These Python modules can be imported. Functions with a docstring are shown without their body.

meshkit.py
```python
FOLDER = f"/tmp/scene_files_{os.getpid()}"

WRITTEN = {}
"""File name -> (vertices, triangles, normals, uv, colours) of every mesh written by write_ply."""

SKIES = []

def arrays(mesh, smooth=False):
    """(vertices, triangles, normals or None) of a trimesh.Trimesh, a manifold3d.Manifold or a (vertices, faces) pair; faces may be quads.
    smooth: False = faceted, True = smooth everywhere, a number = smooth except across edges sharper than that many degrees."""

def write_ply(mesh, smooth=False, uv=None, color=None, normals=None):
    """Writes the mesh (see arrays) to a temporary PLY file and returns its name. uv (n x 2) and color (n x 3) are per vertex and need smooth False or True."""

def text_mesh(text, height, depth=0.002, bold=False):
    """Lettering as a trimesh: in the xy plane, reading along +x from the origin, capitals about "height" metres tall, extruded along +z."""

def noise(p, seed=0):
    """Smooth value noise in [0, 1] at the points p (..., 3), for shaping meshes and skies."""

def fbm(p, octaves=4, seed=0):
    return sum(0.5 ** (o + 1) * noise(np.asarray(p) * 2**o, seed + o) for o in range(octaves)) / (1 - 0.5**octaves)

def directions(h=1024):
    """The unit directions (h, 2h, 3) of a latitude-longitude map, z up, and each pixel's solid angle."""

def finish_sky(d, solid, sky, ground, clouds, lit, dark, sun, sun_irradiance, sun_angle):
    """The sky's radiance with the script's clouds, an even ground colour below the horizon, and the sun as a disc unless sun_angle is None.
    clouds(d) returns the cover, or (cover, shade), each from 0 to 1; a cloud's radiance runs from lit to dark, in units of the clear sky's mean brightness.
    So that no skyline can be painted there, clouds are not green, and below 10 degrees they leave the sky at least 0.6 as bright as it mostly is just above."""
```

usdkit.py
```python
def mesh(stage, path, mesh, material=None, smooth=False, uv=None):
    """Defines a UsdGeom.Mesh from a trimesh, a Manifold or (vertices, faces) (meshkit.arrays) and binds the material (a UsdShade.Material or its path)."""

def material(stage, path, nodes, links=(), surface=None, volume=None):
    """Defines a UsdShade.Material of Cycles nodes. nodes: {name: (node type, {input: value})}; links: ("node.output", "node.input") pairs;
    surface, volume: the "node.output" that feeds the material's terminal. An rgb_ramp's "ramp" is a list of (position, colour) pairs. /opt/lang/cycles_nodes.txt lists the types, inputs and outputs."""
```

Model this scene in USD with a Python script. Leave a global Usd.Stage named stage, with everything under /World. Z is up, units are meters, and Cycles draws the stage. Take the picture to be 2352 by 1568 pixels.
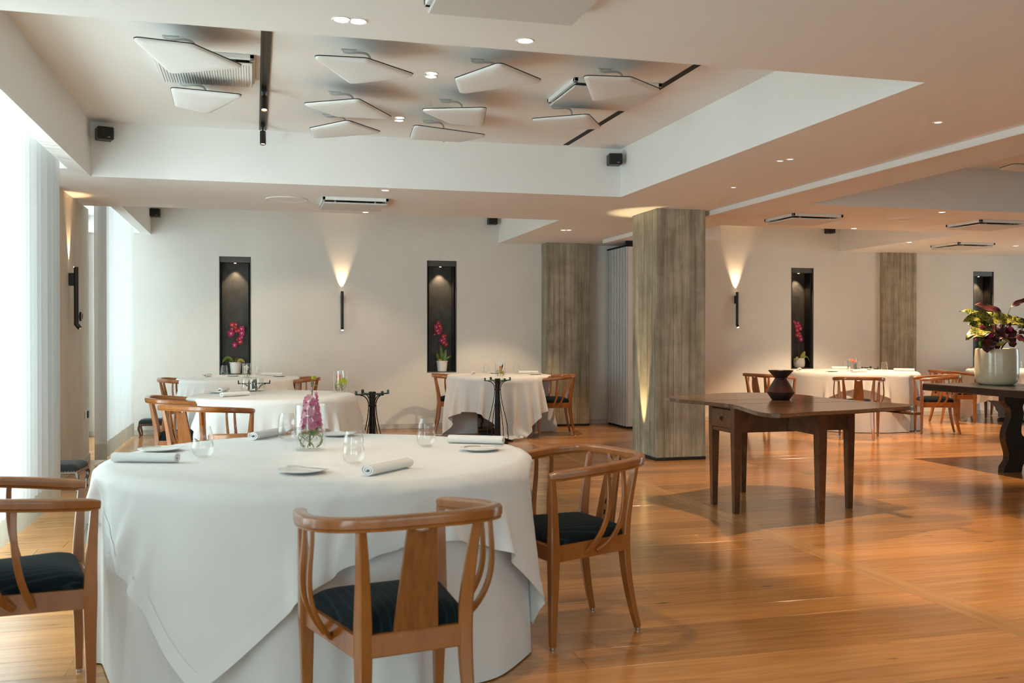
import math, random
import numpy as np, trimesh, usdkit, meshkit
from scipy.interpolate import CubicSpline
from scipy.spatial import ConvexHull
from shapely.geometry import Polygon, LineString, Point, box as sbox
from pxr import Usd, UsdGeom, UsdLux, UsdShade, Gf, Sdf, Vt

random.seed(7); np.random.seed(7)
RNG = np.random.default_rng(7)
stage = Usd.Stage.CreateInMemory()
UsdGeom.SetStageUpAxis(stage, 'Z'); UsdGeom.SetStageMetersPerUnit(stage, 1.0)
UsdGeom.Xform.Define(stage, '/World')
UsdGeom.Scope.Define(stage, '/World/Looks')

# ---------------------------------------------------------------- camera
F_PX, YAW, PITCH, HC = 2220.0, math.radians(14.89), math.radians(-0.4), 1.27
cam = UsdGeom.Camera.Define(stage, '/World/camera')
fw = np.array([math.sin(YAW) * math.cos(PITCH), math.cos(YAW) * math.cos(PITCH), math.sin(PITCH)])
rt = np.array([math.cos(YAW), -math.sin(YAW), 0.0]); up = np.cross(rt, fw)
cam.AddTransformOp().Set(Gf.Matrix4d(*rt, 0, *up, 0, *(-fw), 0, 0, 0, HC, 1))
cam.CreateHorizontalApertureAttr(36.0); cam.CreateVerticalApertureAttr(24.0)
cam.CreateFocalLengthAttr(36.0 * F_PX / 2352)
cam.CreateFStopAttr(5.0); cam.CreateFocusDistanceAttr(8.5)
cam.CreateExposureAttr(0.12)

# ---------------------------------------------------------------- daylight
COOL = (0.80, 0.95, 1.0); WARM = (1.0, 0.71, 0.44)
WIN, FAR, LREAR, REAR, RIGHT, LAMP, LAMPR, DOME = 13.0, 4.5, 5.5, 2.1, 7.0, 0.06, 0.31, 0.12
dome = UsdLux.DomeLight.Define(stage, '/World/sky')
dome.CreateIntensityAttr(DOME); dome.CreateColorAttr(Gf.Vec3f(0.86, 0.94, 1.0))

def rect_light(name, centre, w, h, rot, inten, col=COOL):
    l = UsdLux.RectLight.Define(stage, '/World/' + name)
    l.CreateWidthAttr(w); l.CreateHeightAttr(h); l.CreateIntensityAttr(inten); l.CreateColorAttr(Gf.Vec3f(*col))
    l.AddTranslateOp().Set(Gf.Vec3d(*centre)); l.AddRotateXYZOp().Set(Gf.Vec3f(*rot))
    return l
# skylight through the real windows: a light shines along its -z
rect_light('daylight_left_far', (-2.6, 11.85, 1.5), 2.6, 2.6, (0, -90, 0), FAR)
rect_light('daylight_left_near', (-2.6, -0.9, 1.5), 3.6, 2.4, (0, -90, 0), LREAR)
rect_light('daylight_left', (-2.6, 5.3, 1.5), 7.2, 2.6, (0, -90, 0), WIN)
rect_light('daylight_rear', (1.6, -3.9, 1.45), 7.0, 2.3, (90, 0, 0), REAR, (0.70, 0.90, 1.0))
rect_light('daylight_right', (14.9, 8.3, 1.45), 6.0, 2.3, (0, 90, 0), RIGHT)

# ---------------------------------------------------------------- scene helpers
_used = {}
def numbered(parent, name):
    k = (parent, name); n = _used.get(k, -1) + 1; _used[k] = n
    return name if n == 0 else f'{name}_{n:03d}'
def tag(p, label=None, cat=None, group=None, kind=None):
    for k, v in (('label', label), ('category', cat), ('group', group), ('kind', kind)):
        if v: p.SetCustomDataByKey(k, v)
    return p
def thing(name, label, cat, loc=(0, 0, 0), rotz=0.0, group=None, kind=None):
    x = UsdGeom.Xform.Define(stage, '/World/' + numbered('/World', name))
    x.AddTranslateOp().Set(Gf.Vec3d(*map(float, loc))); x.AddRotateZOp().Set(float(rotz))
    return tag(x.GetPrim(), label, cat, group, kind)
def quads_mesh(path, v, q, mat, sub=False):
    m = UsdGeom.Mesh.Define(stage, path)
    m.CreatePointsAttr(Vt.Vec3fArray.FromNumpy(np.asarray(v, np.float32)))
    m.CreateFaceVertexCountsAttr(Vt.IntArray.FromNumpy(np.full(len(q), 4, np.int32)))
    m.CreateFaceVertexIndicesAttr(Vt.IntArray.FromNumpy(np.asarray(q, np.int32).ravel()))
    m.CreateSubdivisionSchemeAttr('catmullClark' if sub else 'none')
    UsdShade.MaterialBindingAPI.Apply(m.GetPrim()).Bind(mat)
    return m.GetPrim()
def part(parent, name, mesh, mat, smooth=30, label=None, kind=None):
    base = str(parent.GetPath()) if parent is not None else '/World'
    path = base + '/' + numbered(base, name)
    if isinstance(mesh, list): mesh = cat(mesh)
    if isinstance(mesh, tuple) and len(mesh) == 3:      # (v, quads, 'sub')
        p = quads_mesh(path, mesh[0], mesh[1], mat, True)
    else:
        p = usdkit.mesh(stage, path, mesh, mat, smooth=smooth).GetPrim()
    return tag(p, label, kind=kind)
def solo(name, mesh, mat, label, catg, group=None, smooth=30, kind=None):
    return tag(part(None, name, mesh, mat, smooth), label, catg, group, kind)
def struct(name, mesh, mat, label, smooth=False):
    return tag(part(None, name, mesh, mat, smooth), label, 'structure', kind='structure')
def dup(src, loc, rotz, label, group=None, name=None):
    was = src.GetCustomData()
    r = thing(name or re_base(src.GetName()), label, was['category'], loc, rotz, group or was.get('group'))
    r.GetReferences().AddInternalReference(src.GetPath()); r.SetInstanceable(True)
    return r
def re_base(n):
    return n[:-4] if len(n) > 4 and n[-4] == '_' and n[-3:].isdigit() else n

# ---------------------------------------------------------------- mesh helpers
def cat(ms): return trimesh.util.concatenate(ms)
def box(x0, x1, y0, y1, z0, z1):
    m = trimesh.creation.box((x1 - x0, y1 - y0, z1 - z0)); m.apply_translation(((x0 + x1) / 2, (y0 + y1) / 2, (z0 + z1) / 2)); return m
def bev(x0, x1, y0, y1, z0, z1, b=0.004):
    p = []
    for x, sx in ((x0, 1), (x1, -1)):
        for y, sy in ((y0, 1), (y1, -1)):
            for z, sz in ((z0, 1), (z1, -1)):
                p += [(x + sx * b, y + sy * b, z), (x + sx * b, y, z + sz * b), (x, y + sy * b, z + sz * b)]
    return hull(p)
def hull(p):
    return trimesh.convex.convex_hull(np.asarray(p, float))
def lathe(prof, n=32):
    m = trimesh.creation.revolve(np.asarray(prof, float), sections=n)
    if m.volume < 0: m.invert()
    return m
def cyl(r, z0, z1, n=24, c=(0, 0), b=0.0):
    pr = [(0, z0), (r - b, z0), (r, z0 + b), (r, z1 - b), (r - b, z1), (0, z1)] if b else [(0, z0), (r, z0), (r, z1), (0, z1)]
    m = lathe(pr, n); m.apply_translation((c[0], c[1], 0)); return m
def rod(a, b, r, n=12):
    return tube([a, b], r, n)
def sweep(path, sec, upv=(0, 0, 1), scale=None, closed=False, cap=True):
    """sec: (m,2) in (side, up); path (n,3); scale per point: scalar or (sx, sy)."""
    P = np.asarray(path, float); n = len(P); sec = np.asarray(sec, float); m = len(sec)
    T = np.gradient(P, axis=0) if not closed else (np.roll(P, -1, 0) - np.roll(P, 1, 0))
    T /= np.linalg.norm(T, axis=1, keepdims=True)
    V = []
    for i in range(n):
        u = np.asarray(upv, float); s = np.cross(T[i], u); s /= np.linalg.norm(s) + 1e-9; u2 = np.cross(s, T[i])
        k = (1, 1) if scale is None else (scale[i] if np.ndim(scale[i]) else (scale[i], scale[i]))
        V.append(P[i] + np.outer(sec[:, 0] * k[0], s) + np.outer(sec[:, 1] * k[1], u2))
    V = np.concatenate(V); Fc = []
    for i in range(n if closed else n - 1):
        j = (i + 1) % n
        for a in range(m):
            b = (a + 1) % m
            Fc += [(i * m + a, i * m + b, j * m + b), (i * m + a, j * m + b, j * m + a)]
    if cap and not closed:
        V = np.vstack([V, P[0], P[-1]]); c0, c1 = n * m, n * m + 1
        for a in range(m):
            b = (a + 1) % m
            Fc += [(c0, b, a), (c1, (n - 1) * m + a, (n - 1) * m + b)]
    t = trimesh.Trimesh(V, Fc, process=False)
    if not closed and t.volume < 0: t.invert()
    return t
def circ(r, n=12, ry=None):
    a = np.linspace(0, 2 * np.pi, n, endpoint=False); return np.stack([r * np.cos(a), (ry or r) * np.sin(a)], 1)
def tube(path, r, n=10, scale=None):
    P = np.asarray(path, float); d = P[-1] - P[0]; d = d / (np.linalg.norm(d) + 1e-9)
    u = (0, 0, 1) if abs(d[2]) < 0.8 else (0, 1, 0.01)
    return sweep(P, circ(r, n), u, scale)
def spline(pts, n):
    P = np.asarray(pts, float); t = np.r_[0, np.cumsum(np.linalg.norm(np.diff(P, axis=0), axis=1))]
    return CubicSpline(t, P)(np.linspace(0, t[-1], n))
def rect_sec(w, h, b=0.004):
    x, y = w / 2, h / 2
    return [(x - b, -y), (x, -y + b), (x, y - b), (x - b, y), (-x + b, y), (-x, y - b), (-x, -y + b), (-x + b, -y)]
def extrude(poly, h, z=0.0):
    m = trimesh.creation.extrude_polygon(Polygon(poly) if not hasattr(poly, 'exterior') else poly, h, engine='earcut'); m.apply_translation((0, 0, z)); return m
def xform(m, rot=(0, 0, 0), t=(0, 0, 0), s=None):
    m = m.copy()
    if s is not None: m.apply_scale(s)
    R = trimesh.transformations.euler_matrix(*[math.radians(a) for a in rot], axes='sxyz')
    m.apply_transform(R); m.apply_translation(t)
    return m
def plane_map(m, o, ex, ey, ez):
    M = np.eye(4); M[:3, 0], M[:3, 1], M[:3, 2], M[:3, 3] = ex, ey, ez, o
    m = m.copy(); m.apply_transform(M); return m

# ---------------------------------------------------------------- materials
def mat(name, nodes, links=(), surface='p.BSDF'):
    return usdkit.material(stage, '/World/Looks/' + name, nodes, links, surface=surface)
def plain(name, col, rough=0.5, metal=0.0, spec=0.5, **kw):
    return mat(name, {'p': ('principled_bsdf', dict(base_color=col, roughness=rough, metallic=metal, specular_ior_level=spec, **kw))})
def noisy(name, c0, c1, scale=(8, 8, 8), rough=0.5, bump=0.0, bscale=None, detail=4, spec=0.5, lo=0.35, hi=0.65, coat=0.0, dist=0.0, **kw):
    nodes = {'g': ('geometry', {}), 'm': ('mapping', dict(scale=scale)), 'n': ('noise_texture', dict(scale=1.0, detail=detail, roughness=0.6, distortion=dist)),
             'r': ('rgb_ramp', {'ramp': [(0, c0), (lo, c0), (hi, c1), (1, c1)]}),
             'p': ('principled_bsdf', dict(roughness=rough, specular_ior_level=spec, coat_weight=coat, coat_roughness=0.12, **kw))}
    links = [('g.position', 'm.vector'), ('m.vector', 'n.vector'), ('n.fac', 'r.fac'), ('r.color', 'p.base_color')]
    if bump:
        nodes['m2'] = ('mapping', dict(scale=bscale or scale)); nodes['n2'] = ('noise_texture', dict(scale=1.0, detail=4))
        nodes['b'] = ('bump', dict(strength=bump, distance=0.004))
        links += [('g.position', 'm2.vector'), ('m2.vector', 'n2.vector'), ('n2.fac', 'b.height'), ('b.normal', 'p.normal')]
    return mat(name, nodes, links)

M = {}
M['wall'] = noisy('plaster_white', (0.75, 0.73, 0.68), (0.79, 0.77, 0.72), (1.5, 1.5, 1.5), 0.85, 0.18, (90, 90, 90), spec=0.2)
M['pier'] = noisy('plaster_trowelled', (0.68, 0.62, 0.53), (0.76, 0.70, 0.61), (3, 3, 1.2), 0.8, 0.3, (40, 40, 25), spec=0.2)
M['ceil'] = noisy('ceiling_white', (0.85, 0.84, 0.81), (0.865, 0.855, 0.825), (1, 1, 1), 0.9, spec=0.15)
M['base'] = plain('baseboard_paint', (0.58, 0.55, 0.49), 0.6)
M['white'] = plain('white_lacquer', (0.80, 0.80, 0.77), 0.45)
M['panelw'] = noisy('acoustic_felt', (0.76, 0.77, 0.755), (0.79, 0.80, 0.785), (200, 200, 200), 0.95, spec=0.1)
M['trim'] = plain('dark_trim', (0.035, 0.032, 0.03), 0.5)
M['throat'] = plain('grille_throat', (0.22, 0.21, 0.19), 0.7)
M['black'] = plain('black_metal', (0.012, 0.012, 0.012), 0.42)
M['slot'] = plain('black_slot', (0.008, 0.008, 0.008), 0.7)
M['bronze'] = plain('track_bronze', (0.055, 0.045, 0.032), 0.45, 0.6)
M['chrome'] = plain('chrome', (0.55, 0.55, 0.52), 0.22, 1.0)
M['alu'] = plain('brushed_aluminium', (0.60, 0.60, 0.57), 0.45, 0.3)
M['steel'] = plain('polished_steel', (0.72, 0.70, 0.66), 0.14, 1.0)
M['brassy'] = plain('warm_steel', (0.70, 0.62, 0.48), 0.2, 1.0)
M['niche'] = noisy('blackened_steel', (0.030, 0.030, 0.028), (0.062, 0.060, 0.054), (5, 5, 5), 0.42, spec=0.5, dist=1.0)
M['nichef'] = plain('niche_frame', (0.10, 0.10, 0.095), 0.45, 0.4)
M['iron'] = noisy('patinated_iron', (0.016, 0.013, 0.010), (0.030, 0.022, 0.015), (30, 30, 30), 0.38, metallic=0.5)
M['verdigris'] = noisy('verdigris_iron', (0.020, 0.028, 0.024), (0.06, 0.15, 0.12), (45, 45, 45), 0.35, metallic=0.4)
M['linen'] = noisy('white_linen', (0.80, 0.795, 0.775), (0.82, 0.815, 0.795), (6, 6, 6), 0.9, 0.10, (420, 420, 420), spec=0.15, sheen_weight=0.1)
M['linen2'] = noisy('white_linen_hem', (0.82, 0.815, 0.80), (0.84, 0.835, 0.82), (6, 6, 6), 0.9, 0.10, (420, 420, 420), spec=0.15)
M['porcelain'] = plain('porcelain', (0.88, 0.88, 0.85), 0.3, spec=0.35)
M['potwhite'] = plain('pot_white', (0.78, 0.77, 0.73), 0.38)
M['potgrey'] = plain('pot_glazed_grey', (0.46, 0.44, 0.40), 0.16)
M['potcream'] = noisy('pot_glazed_cream', (0.68, 0.58, 0.39), (0.74, 0.65, 0.45), (14, 14, 90), 0.16, coat=0.3)
M['oxblood'] = plain('oxblood_glaze', (0.032, 0.006, 0.006), 0.12, coat_weight=0.6)
M['oxmat'] = plain('oxblood_matt', (0.014, 0.007, 0.006), 0.45)
M['soil'] = plain('soil', (0.03, 0.02, 0.013), 0.95)
M['stem'] = plain('stem_green', (0.10, 0.13, 0.025), 0.5)
M['grass'] = plain('curled_grass', (0.20, 0.22, 0.04), 0.45)
M['stemred'] = plain('stem_burgundy', (0.07, 0.022, 0.018), 0.5)
M['pedestal'] = plain('table_base_dark', (0.03, 0.028, 0.025), 0.4)
M['tabletop'] = plain('table_board', (0.40, 0.28, 0.16), 0.6)
def petal(name, col, tr=0.35):
    return mat(name, {'d': ('diffuse_bsdf', dict(color=col)), 't': ('translucent_bsdf', dict(color=col)), 'x': ('mix_closure', dict(fac=tr))},
               [('d.BSDF', 'x.closure1'), ('t.BSDF', 'x.closure2')], 'x.closure')
M['orchid'] = petal('orchid_magenta', (0.55, 0.055, 0.20)); M['orchidred'] = petal('orchid_coral', (0.62, 0.07, 0.10)); M['orchidlip'] = petal('orchid_lip', (0.75, 0.45, 0.42))
M['pink'] = petal('delphinium_pink', (0.60, 0.20, 0.33)); M['pinkpale'] = petal('delphinium_pale', (0.78, 0.43, 0.48))
M['lime'] = petal('anthurium_lime', (0.50, 0.50, 0.05)); M['peach'] = petal('petal_peach', (0.80, 0.30, 0.14)); M['cream'] = petal('petal_cream', (0.80, 0.76, 0.66))
M['leaf'] = noisy('orchid_leaf', (0.055, 0.13, 0.016), (0.13, 0.21, 0.02), (12, 12, 12), 0.35)
M['leafyellow'] = plain('leaf_yellow', (0.34, 0.28, 0.035), 0.4)
# variegated calathea: green and yellow above, burgundy beneath
M['calathea'] = mat('calathea_leaf', {'g': ('geometry', {}), 'm': ('mapping', dict(scale=(38, 38, 38))), 'n': ('noise_texture', dict(scale=1.0, detail=3, distortion=1.4)),
    'r': ('rgb_ramp', {'ramp': [(0, (0.012, 0.030, 0.006)), (0.44, (0.02, 0.05, 0.008)), (0.52, (0.26, 0.24, 0.03)), (0.66, (0.42, 0.36, 0.05)), (1, (0.10, 0.13, 0.02))]}),
    'b': ('mix', dict(color2=(0.055, 0.010, 0.011))), 'p': ('principled_bsdf', dict(roughness=0.42))},
    [('g.position', 'm.vector'), ('m.vector', 'n.vector'), ('n.fac', 'r.fac'), ('r.color', 'b.color1'), ('g.backfacing', 'b.fac'), ('b.color', 'p.base_color')])
M['calatheadark'] = noisy('calathea_burgundy', (0.030, 0.006, 0.007), (0.085, 0.012, 0.012), (20, 20, 20), 0.42)
# woods
def wood(name, c0, c1, scale, rough, coat=0.0, lo=0.3, hi=0.72, bump=0.0, obj=False, rnd=False, knots=False, spec=0.5):
    nodes = {'g': ('texture_coordinate', {}) if obj else ('geometry', {}), 'm': ('mapping', dict(scale=scale)),
             'n': ('noise_texture', dict(scale=1.0, detail=6, roughness=0.62, distortion=0.9)),
             'r': ('rgb_ramp', {'ramp': [(0, c0), (lo, c0), (hi, c1), (1, c1)]}),
             'p': ('principled_bsdf', dict(roughness=rough, coat_weight=coat, coat_roughness=0.10, specular_ior_level=spec))}
    links = [('g.object' if obj else 'g.position', 'm.vector'), ('n.fac', 'r.fac')]
    src = 'r.color'
    if rnd:      # every board reads the grain from another place and differs in tone
        nodes['o'] = ('geometry', {}) if rnd == 'island' else ('object_info', {}); RO = 'o.random_per_island' if rnd == 'island' else 'o.random'; nodes['c'] = ('combine_xyz', {}); nodes['k'] = ('math', dict(math_type='multiply', value2=91.0))
        nodes['a'] = ('vector_math', dict(math_type='add'))
        links += [(RO, 'k.value1'), ('k.value', 'c.x'), ('k.value', 'c.y'), ('m.vector', 'a.vector1'), ('c.vector', 'a.vector2'), ('a.vector', 'n.vector')]
        nodes['h'] = ('map_range', dict(from_min=0.0, from_max=1.0, to_min=0.80, to_max=1.18)); nodes['hv'] = ('hsv', dict(saturation=1.0, hue=0.5))
        links += [(RO, 'h.value'), ('h.result', 'hv.value'), ('r.color', 'hv.color')]; src = 'hv.color'
    else:
        links += [('m.vector', 'n.vector')]
    if knots:    # dark knots and mineral streaks along the grain
        nodes['m3'] = ('mapping', dict(scale=(scale[0] * 1.5, scale[1] * 0.42, 1.0))); nodes['v'] = ('voronoi_texture', dict(scale=1.0, randomness=1.0))
        nodes['kr'] = ('rgb_ramp', {'ramp': [(0, (1, 1, 1)), (0.06, (0.85, 0.85, 0.85)), (0.13, (0, 0, 0)), (1, (0, 0, 0))]})
        nodes['n3'] = ('noise_texture', dict(scale=2.2, detail=2)); nodes['kp'] = ('map_range', dict(from_min=0.46, from_max=0.56, to_min=0.0, to_max=0.92, clamp=True))
        nodes['km'] = ('math', dict(math_type='multiply')); nodes['mx'] = ('mix', dict(color2=(0.07, 0.028, 0.012)))
        links += [('g.position', 'm3.vector'), ('m3.vector', 'v.vector'), ('v.distance', 'kr.fac'), ('g.position', 'n3.vector'), ('n3.fac', 'kp.value'),
                  ('kr.color', 'km.value1'), ('kp.result', 'km.value2'), ('km.value', 'mx.fac'), (src, 'mx.color1')]; src = 'mx.color'
    links += [(src, 'p.base_color')]
    if bump:
        nodes['b'] = ('bump', dict(strength=bump, distance=0.002)); links += [('n.fac', 'b.height'), ('b.normal', 'p.normal')]
    return mat(name, nodes, links)
M['oak'] = wood('oak_floor', (0.46, 0.190, 0.050), (0.70, 0.345, 0.110), (1.7, 26, 26), 0.22, 0.30, bump=0.05, rnd=True, knots=True)
M['oakfar'] = wood('oak_floor_far', (0.46, 0.190, 0.050), (0.70, 0.345, 0.110), (1.7, 26, 26), 0.22, 0.30, bump=0.05, rnd='island', knots=True)
M['oaky'] = wood('oak_strip', (0.56, 0.265, 0.080), (0.70, 0.36, 0.12), (26, 1.7, 26), 0.22, 0.35, bump=0.05, rnd=True)
M['under'] = plain('floor_underlay', (0.05, 0.025, 0.01), 0.8)
M['cherry'] = wood('chair_cherry', (0.27, 0.082, 0.013), (0.41, 0.145, 0.028), (9, 9, 2.2), 0.30, 0.55)
M['walnut'] = wood('chair_walnut', (0.19, 0.060, 0.012), (0.33, 0.115, 0.026), (42, 42, 3.2), 0.30, 0.5)
M['darkoak'] = wood('dark_oak', (0.066, 0.026, 0.010), (0.140, 0.058, 0.022), (9, 9, 9), 0.24, 0.3)
M['darkoaktop'] = wood('dark_oak_top', (0.080, 0.036, 0.016), (0.165, 0.078, 0.034), (2.5, 30, 30), 0.2, 0.45)
M['blackoak'] = wood('black_oak', (0.014, 0.008, 0.005), (0.035, 0.019, 0.011), (8, 8, 8), 0.34, 0.2)
M['inlay'] = plain('ebony_inlay', (0.010, 0.009, 0.008), 0.15); M['inlaypale'] = plain('maple_inlay', (0.45, 0.26, 0.11), 0.25)
M['fabric'] = mat('teal_pinstripe', {'t': ('texture_coordinate', {}), 'w': ('wave_texture', dict(wave_type='bands', bands_direction='x', scale=11.0, distortion=0.0)),
    'r': ('rgb_ramp', {'ramp': [(0, (0.006, 0.011, 0.014)), (0.92, (0.007, 0.013, 0.016)), (0.98, (0.015, 0.025, 0.028)), (1, (0.017, 0.028, 0.032))]}),
    'n': ('noise_texture', dict(scale=600.0, detail=2)), 'b': ('bump', dict(strength=0.3, distance=0.001)), 'p': ('principled_bsdf', dict(roughness=0.9, sheen_weight=0.04, specular_ior_level=0.1))},
    [('t.object', 'w.vector'), ('w.fac', 'r.fac'), ('r.color', 'p.base_color'), ('t.object', 'n.vector'), ('n.fac', 'b.height'), ('b.normal', 'p.normal')])
M['darkcloth'] = plain('stool_cloth', (0.012, 0.014, 0.014), 0.9, sheen_weight=0.2)
# board-marked concrete: vertical streaks, pits
M['conc'] = mat('board_concrete', {'g': ('geometry', {}), 'm': ('mapping', dict(scale=(24, 24, 1.1))), 'n': ('noise_texture', dict(scale=1.0, detail=7, roughness=0.65, distortion=0.3)),
    'o': ('object_info', {}), 'h': ('map_range', dict(from_min=0, from_max=1, to_min=0.82, to_max=1.16)), 'hv': ('hsv', {}),
    'r': ('rgb_ramp', {'ramp': [(0, (0.17, 0.145, 0.10)), (0.36, (0.29, 0.25, 0.18)), (0.58, (0.44, 0.395, 0.30)), (1, (0.54, 0.495, 0.39))]}),
    'v': ('voronoi_texture', dict(scale=17.0)), 'vr': ('rgb_ramp', {'ramp': [(0, (0.45, 0.45, 0.45)), (0.05, (0.55, 0.55, 0.55)), (0.09, (1, 1, 1)), (1, (1, 1, 1))]}),
    'mo': ('noise_texture', dict(scale=4.5, detail=5, roughness=0.65)), 'mr': ('rgb_ramp', {'ramp': [(0, (0.62, 0.60, 0.56)), (0.38, (0.78, 0.77, 0.74)), (0.62, (1.08, 1.08, 1.08)), (1, (1.16, 1.16, 1.16))]}), 'm9': ('mix', dict(mix_type='multiply', fac=0.9)), 'mu': ('mix', dict(mix_type='multiply', fac=0.75)), 'b': ('bump', dict(strength=0.5, distance=0.006)), 'p': ('principled_bsdf', dict(roughness=0.8, specular_ior_level=0.25))},
    [('g.position', 'm.vector'), ('m.vector', 'n.vector'), ('n.fac', 'r.fac'), ('r.color', 'hv.color'), ('o.random', 'h.value'), ('h.result', 'hv.value'), ('g.position', 'v.vector'), ('v.distance', 'vr.fac'),
     ('g.position', 'mo.vector'), ('mo.fac', 'mr.fac'), ('hv.color', 'm9.color1'), ('mr.color', 'm9.color2'), ('m9.color', 'mu.color1'), ('vr.color', 'mu.color2'), ('mu.color', 'p.base_color'), ('n.fac', 'b.height'), ('b.normal', 'p.normal')])
def glassy(name, tint, ior=1.45, rough=0.0):
    return mat(name, {'t': ('transparent_bsdf', dict(color=tint)), 'g': ('glossy_bsdf', dict(color=(1, 1, 1), roughness=rough)), 'f': ('layer_weight', dict(blend=0.5)), 'pw': ('math', dict(math_type='power', value2=3.2)), 'mr': ('map_range', dict(from_min=0.0, from_max=1.0, to_min=(ior - 1) ** 2 / (ior + 1) ** 2, to_max=0.62, clamp=True)), 'x': ('mix_closure', {})},
               [('f.facing', 'pw.value1'), ('pw.value', 'mr.value'), ('mr.result', 'x.fac'), ('t.BSDF', 'x.closure1'), ('g.BSDF', 'x.closure2')], 'x.closure')
M['glass'] = glassy('clear_glass', (0.985, 0.99, 0.988), 1.5)
M['pane'] = glassy('window_glass', (0.93, 0.96, 0.95), 1.35)
M['sheer'] = mat('sheer_vane', {'g': ('geometry', {}), 'm': ('mapping', dict(scale=(70, 70, 0.4))), 'n': ('noise_texture', dict(scale=1.0, detail=3)),
    'r': ('rgb_ramp', {'ramp': [(0, (0.66, 0.67, 0.66)), (1, (0.80, 0.80, 0.79))]}), 'd': ('diffuse_bsdf', {}), 't': ('translucent_bsdf', {}), 'x': ('mix_closure', dict(fac=0.6)),
    'tr': ('transparent_bsdf', dict(color=(1, 1, 1))), 'y': ('mix_closure', dict(fac=0.10))},
    [('g.position', 'm.vector'), ('m.vector', 'n.vector'), ('n.fac', 'r.fac'), ('r.color', 'd.color'), ('r.color', 't.color'), ('d.BSDF', 'x.closure1'), ('t.BSDF', 'x.closure2'), ('x.closure', 'y.closure1'), ('tr.BSDF', 'y.closure2')], 'y.closure')
M['hem'] = mat('sheer_hem', {'d': ('diffuse_bsdf', dict(color=(0.74, 0.73, 0.66))), 't': ('translucent_bsdf', dict(color=(0.74, 0.73, 0.64))), 'x': ('mix_closure', dict(fac=0.4))},
    [('d.BSDF', 'x.closure1'), ('t.BSDF', 'x.closure2')], 'x.closure')
def emit(name, col, s): return mat(name, {'e': ('emission', dict(color=col, strength=s))}, (), 'e.emission')
M['lamp'] = emit('lamp_lens', (1.0, 0.86, 0.70), 9.0)
M['lampoff'] = emit('lamp_lens_low', (1.0, 0.93, 0.84), 1.2)
M['lampw'] = emit('lamp_lens_warm', (1.0, 0.62, 0.30), 6.0)
M['perf'] = mat('perforated_white', {'g': ('geometry', {}), 'm': ('mapping', dict(scale=(95, 95, 95), rotation=(0, 0, 0.785))), 'v': ('voronoi_texture', dict(dimensions='2D', scale=1.0, randomness=0.0)),
    'r': ('rgb_ramp', {'ramp': [(0, (0.46, 0.45, 0.43)), (0.24, (0.46, 0.45, 0.43)), (0.32, (0.74, 0.73, 0.70)), (1, (0.74, 0.73, 0.70))]}), 'p': ('principled_bsdf', dict(roughness=0.6))},
    [('g.position', 'm.vector'), ('m.vector', 'v.vector'), ('v.distance', 'r.fac'), ('r.color', 'p.base_color')])

# ================================================================ the room
S, T = 2.54, 2.98                     # soffit and coffer heights
XW, XR, YB, YN = -2.0, 14.0, 13.0, -3.2
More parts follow.
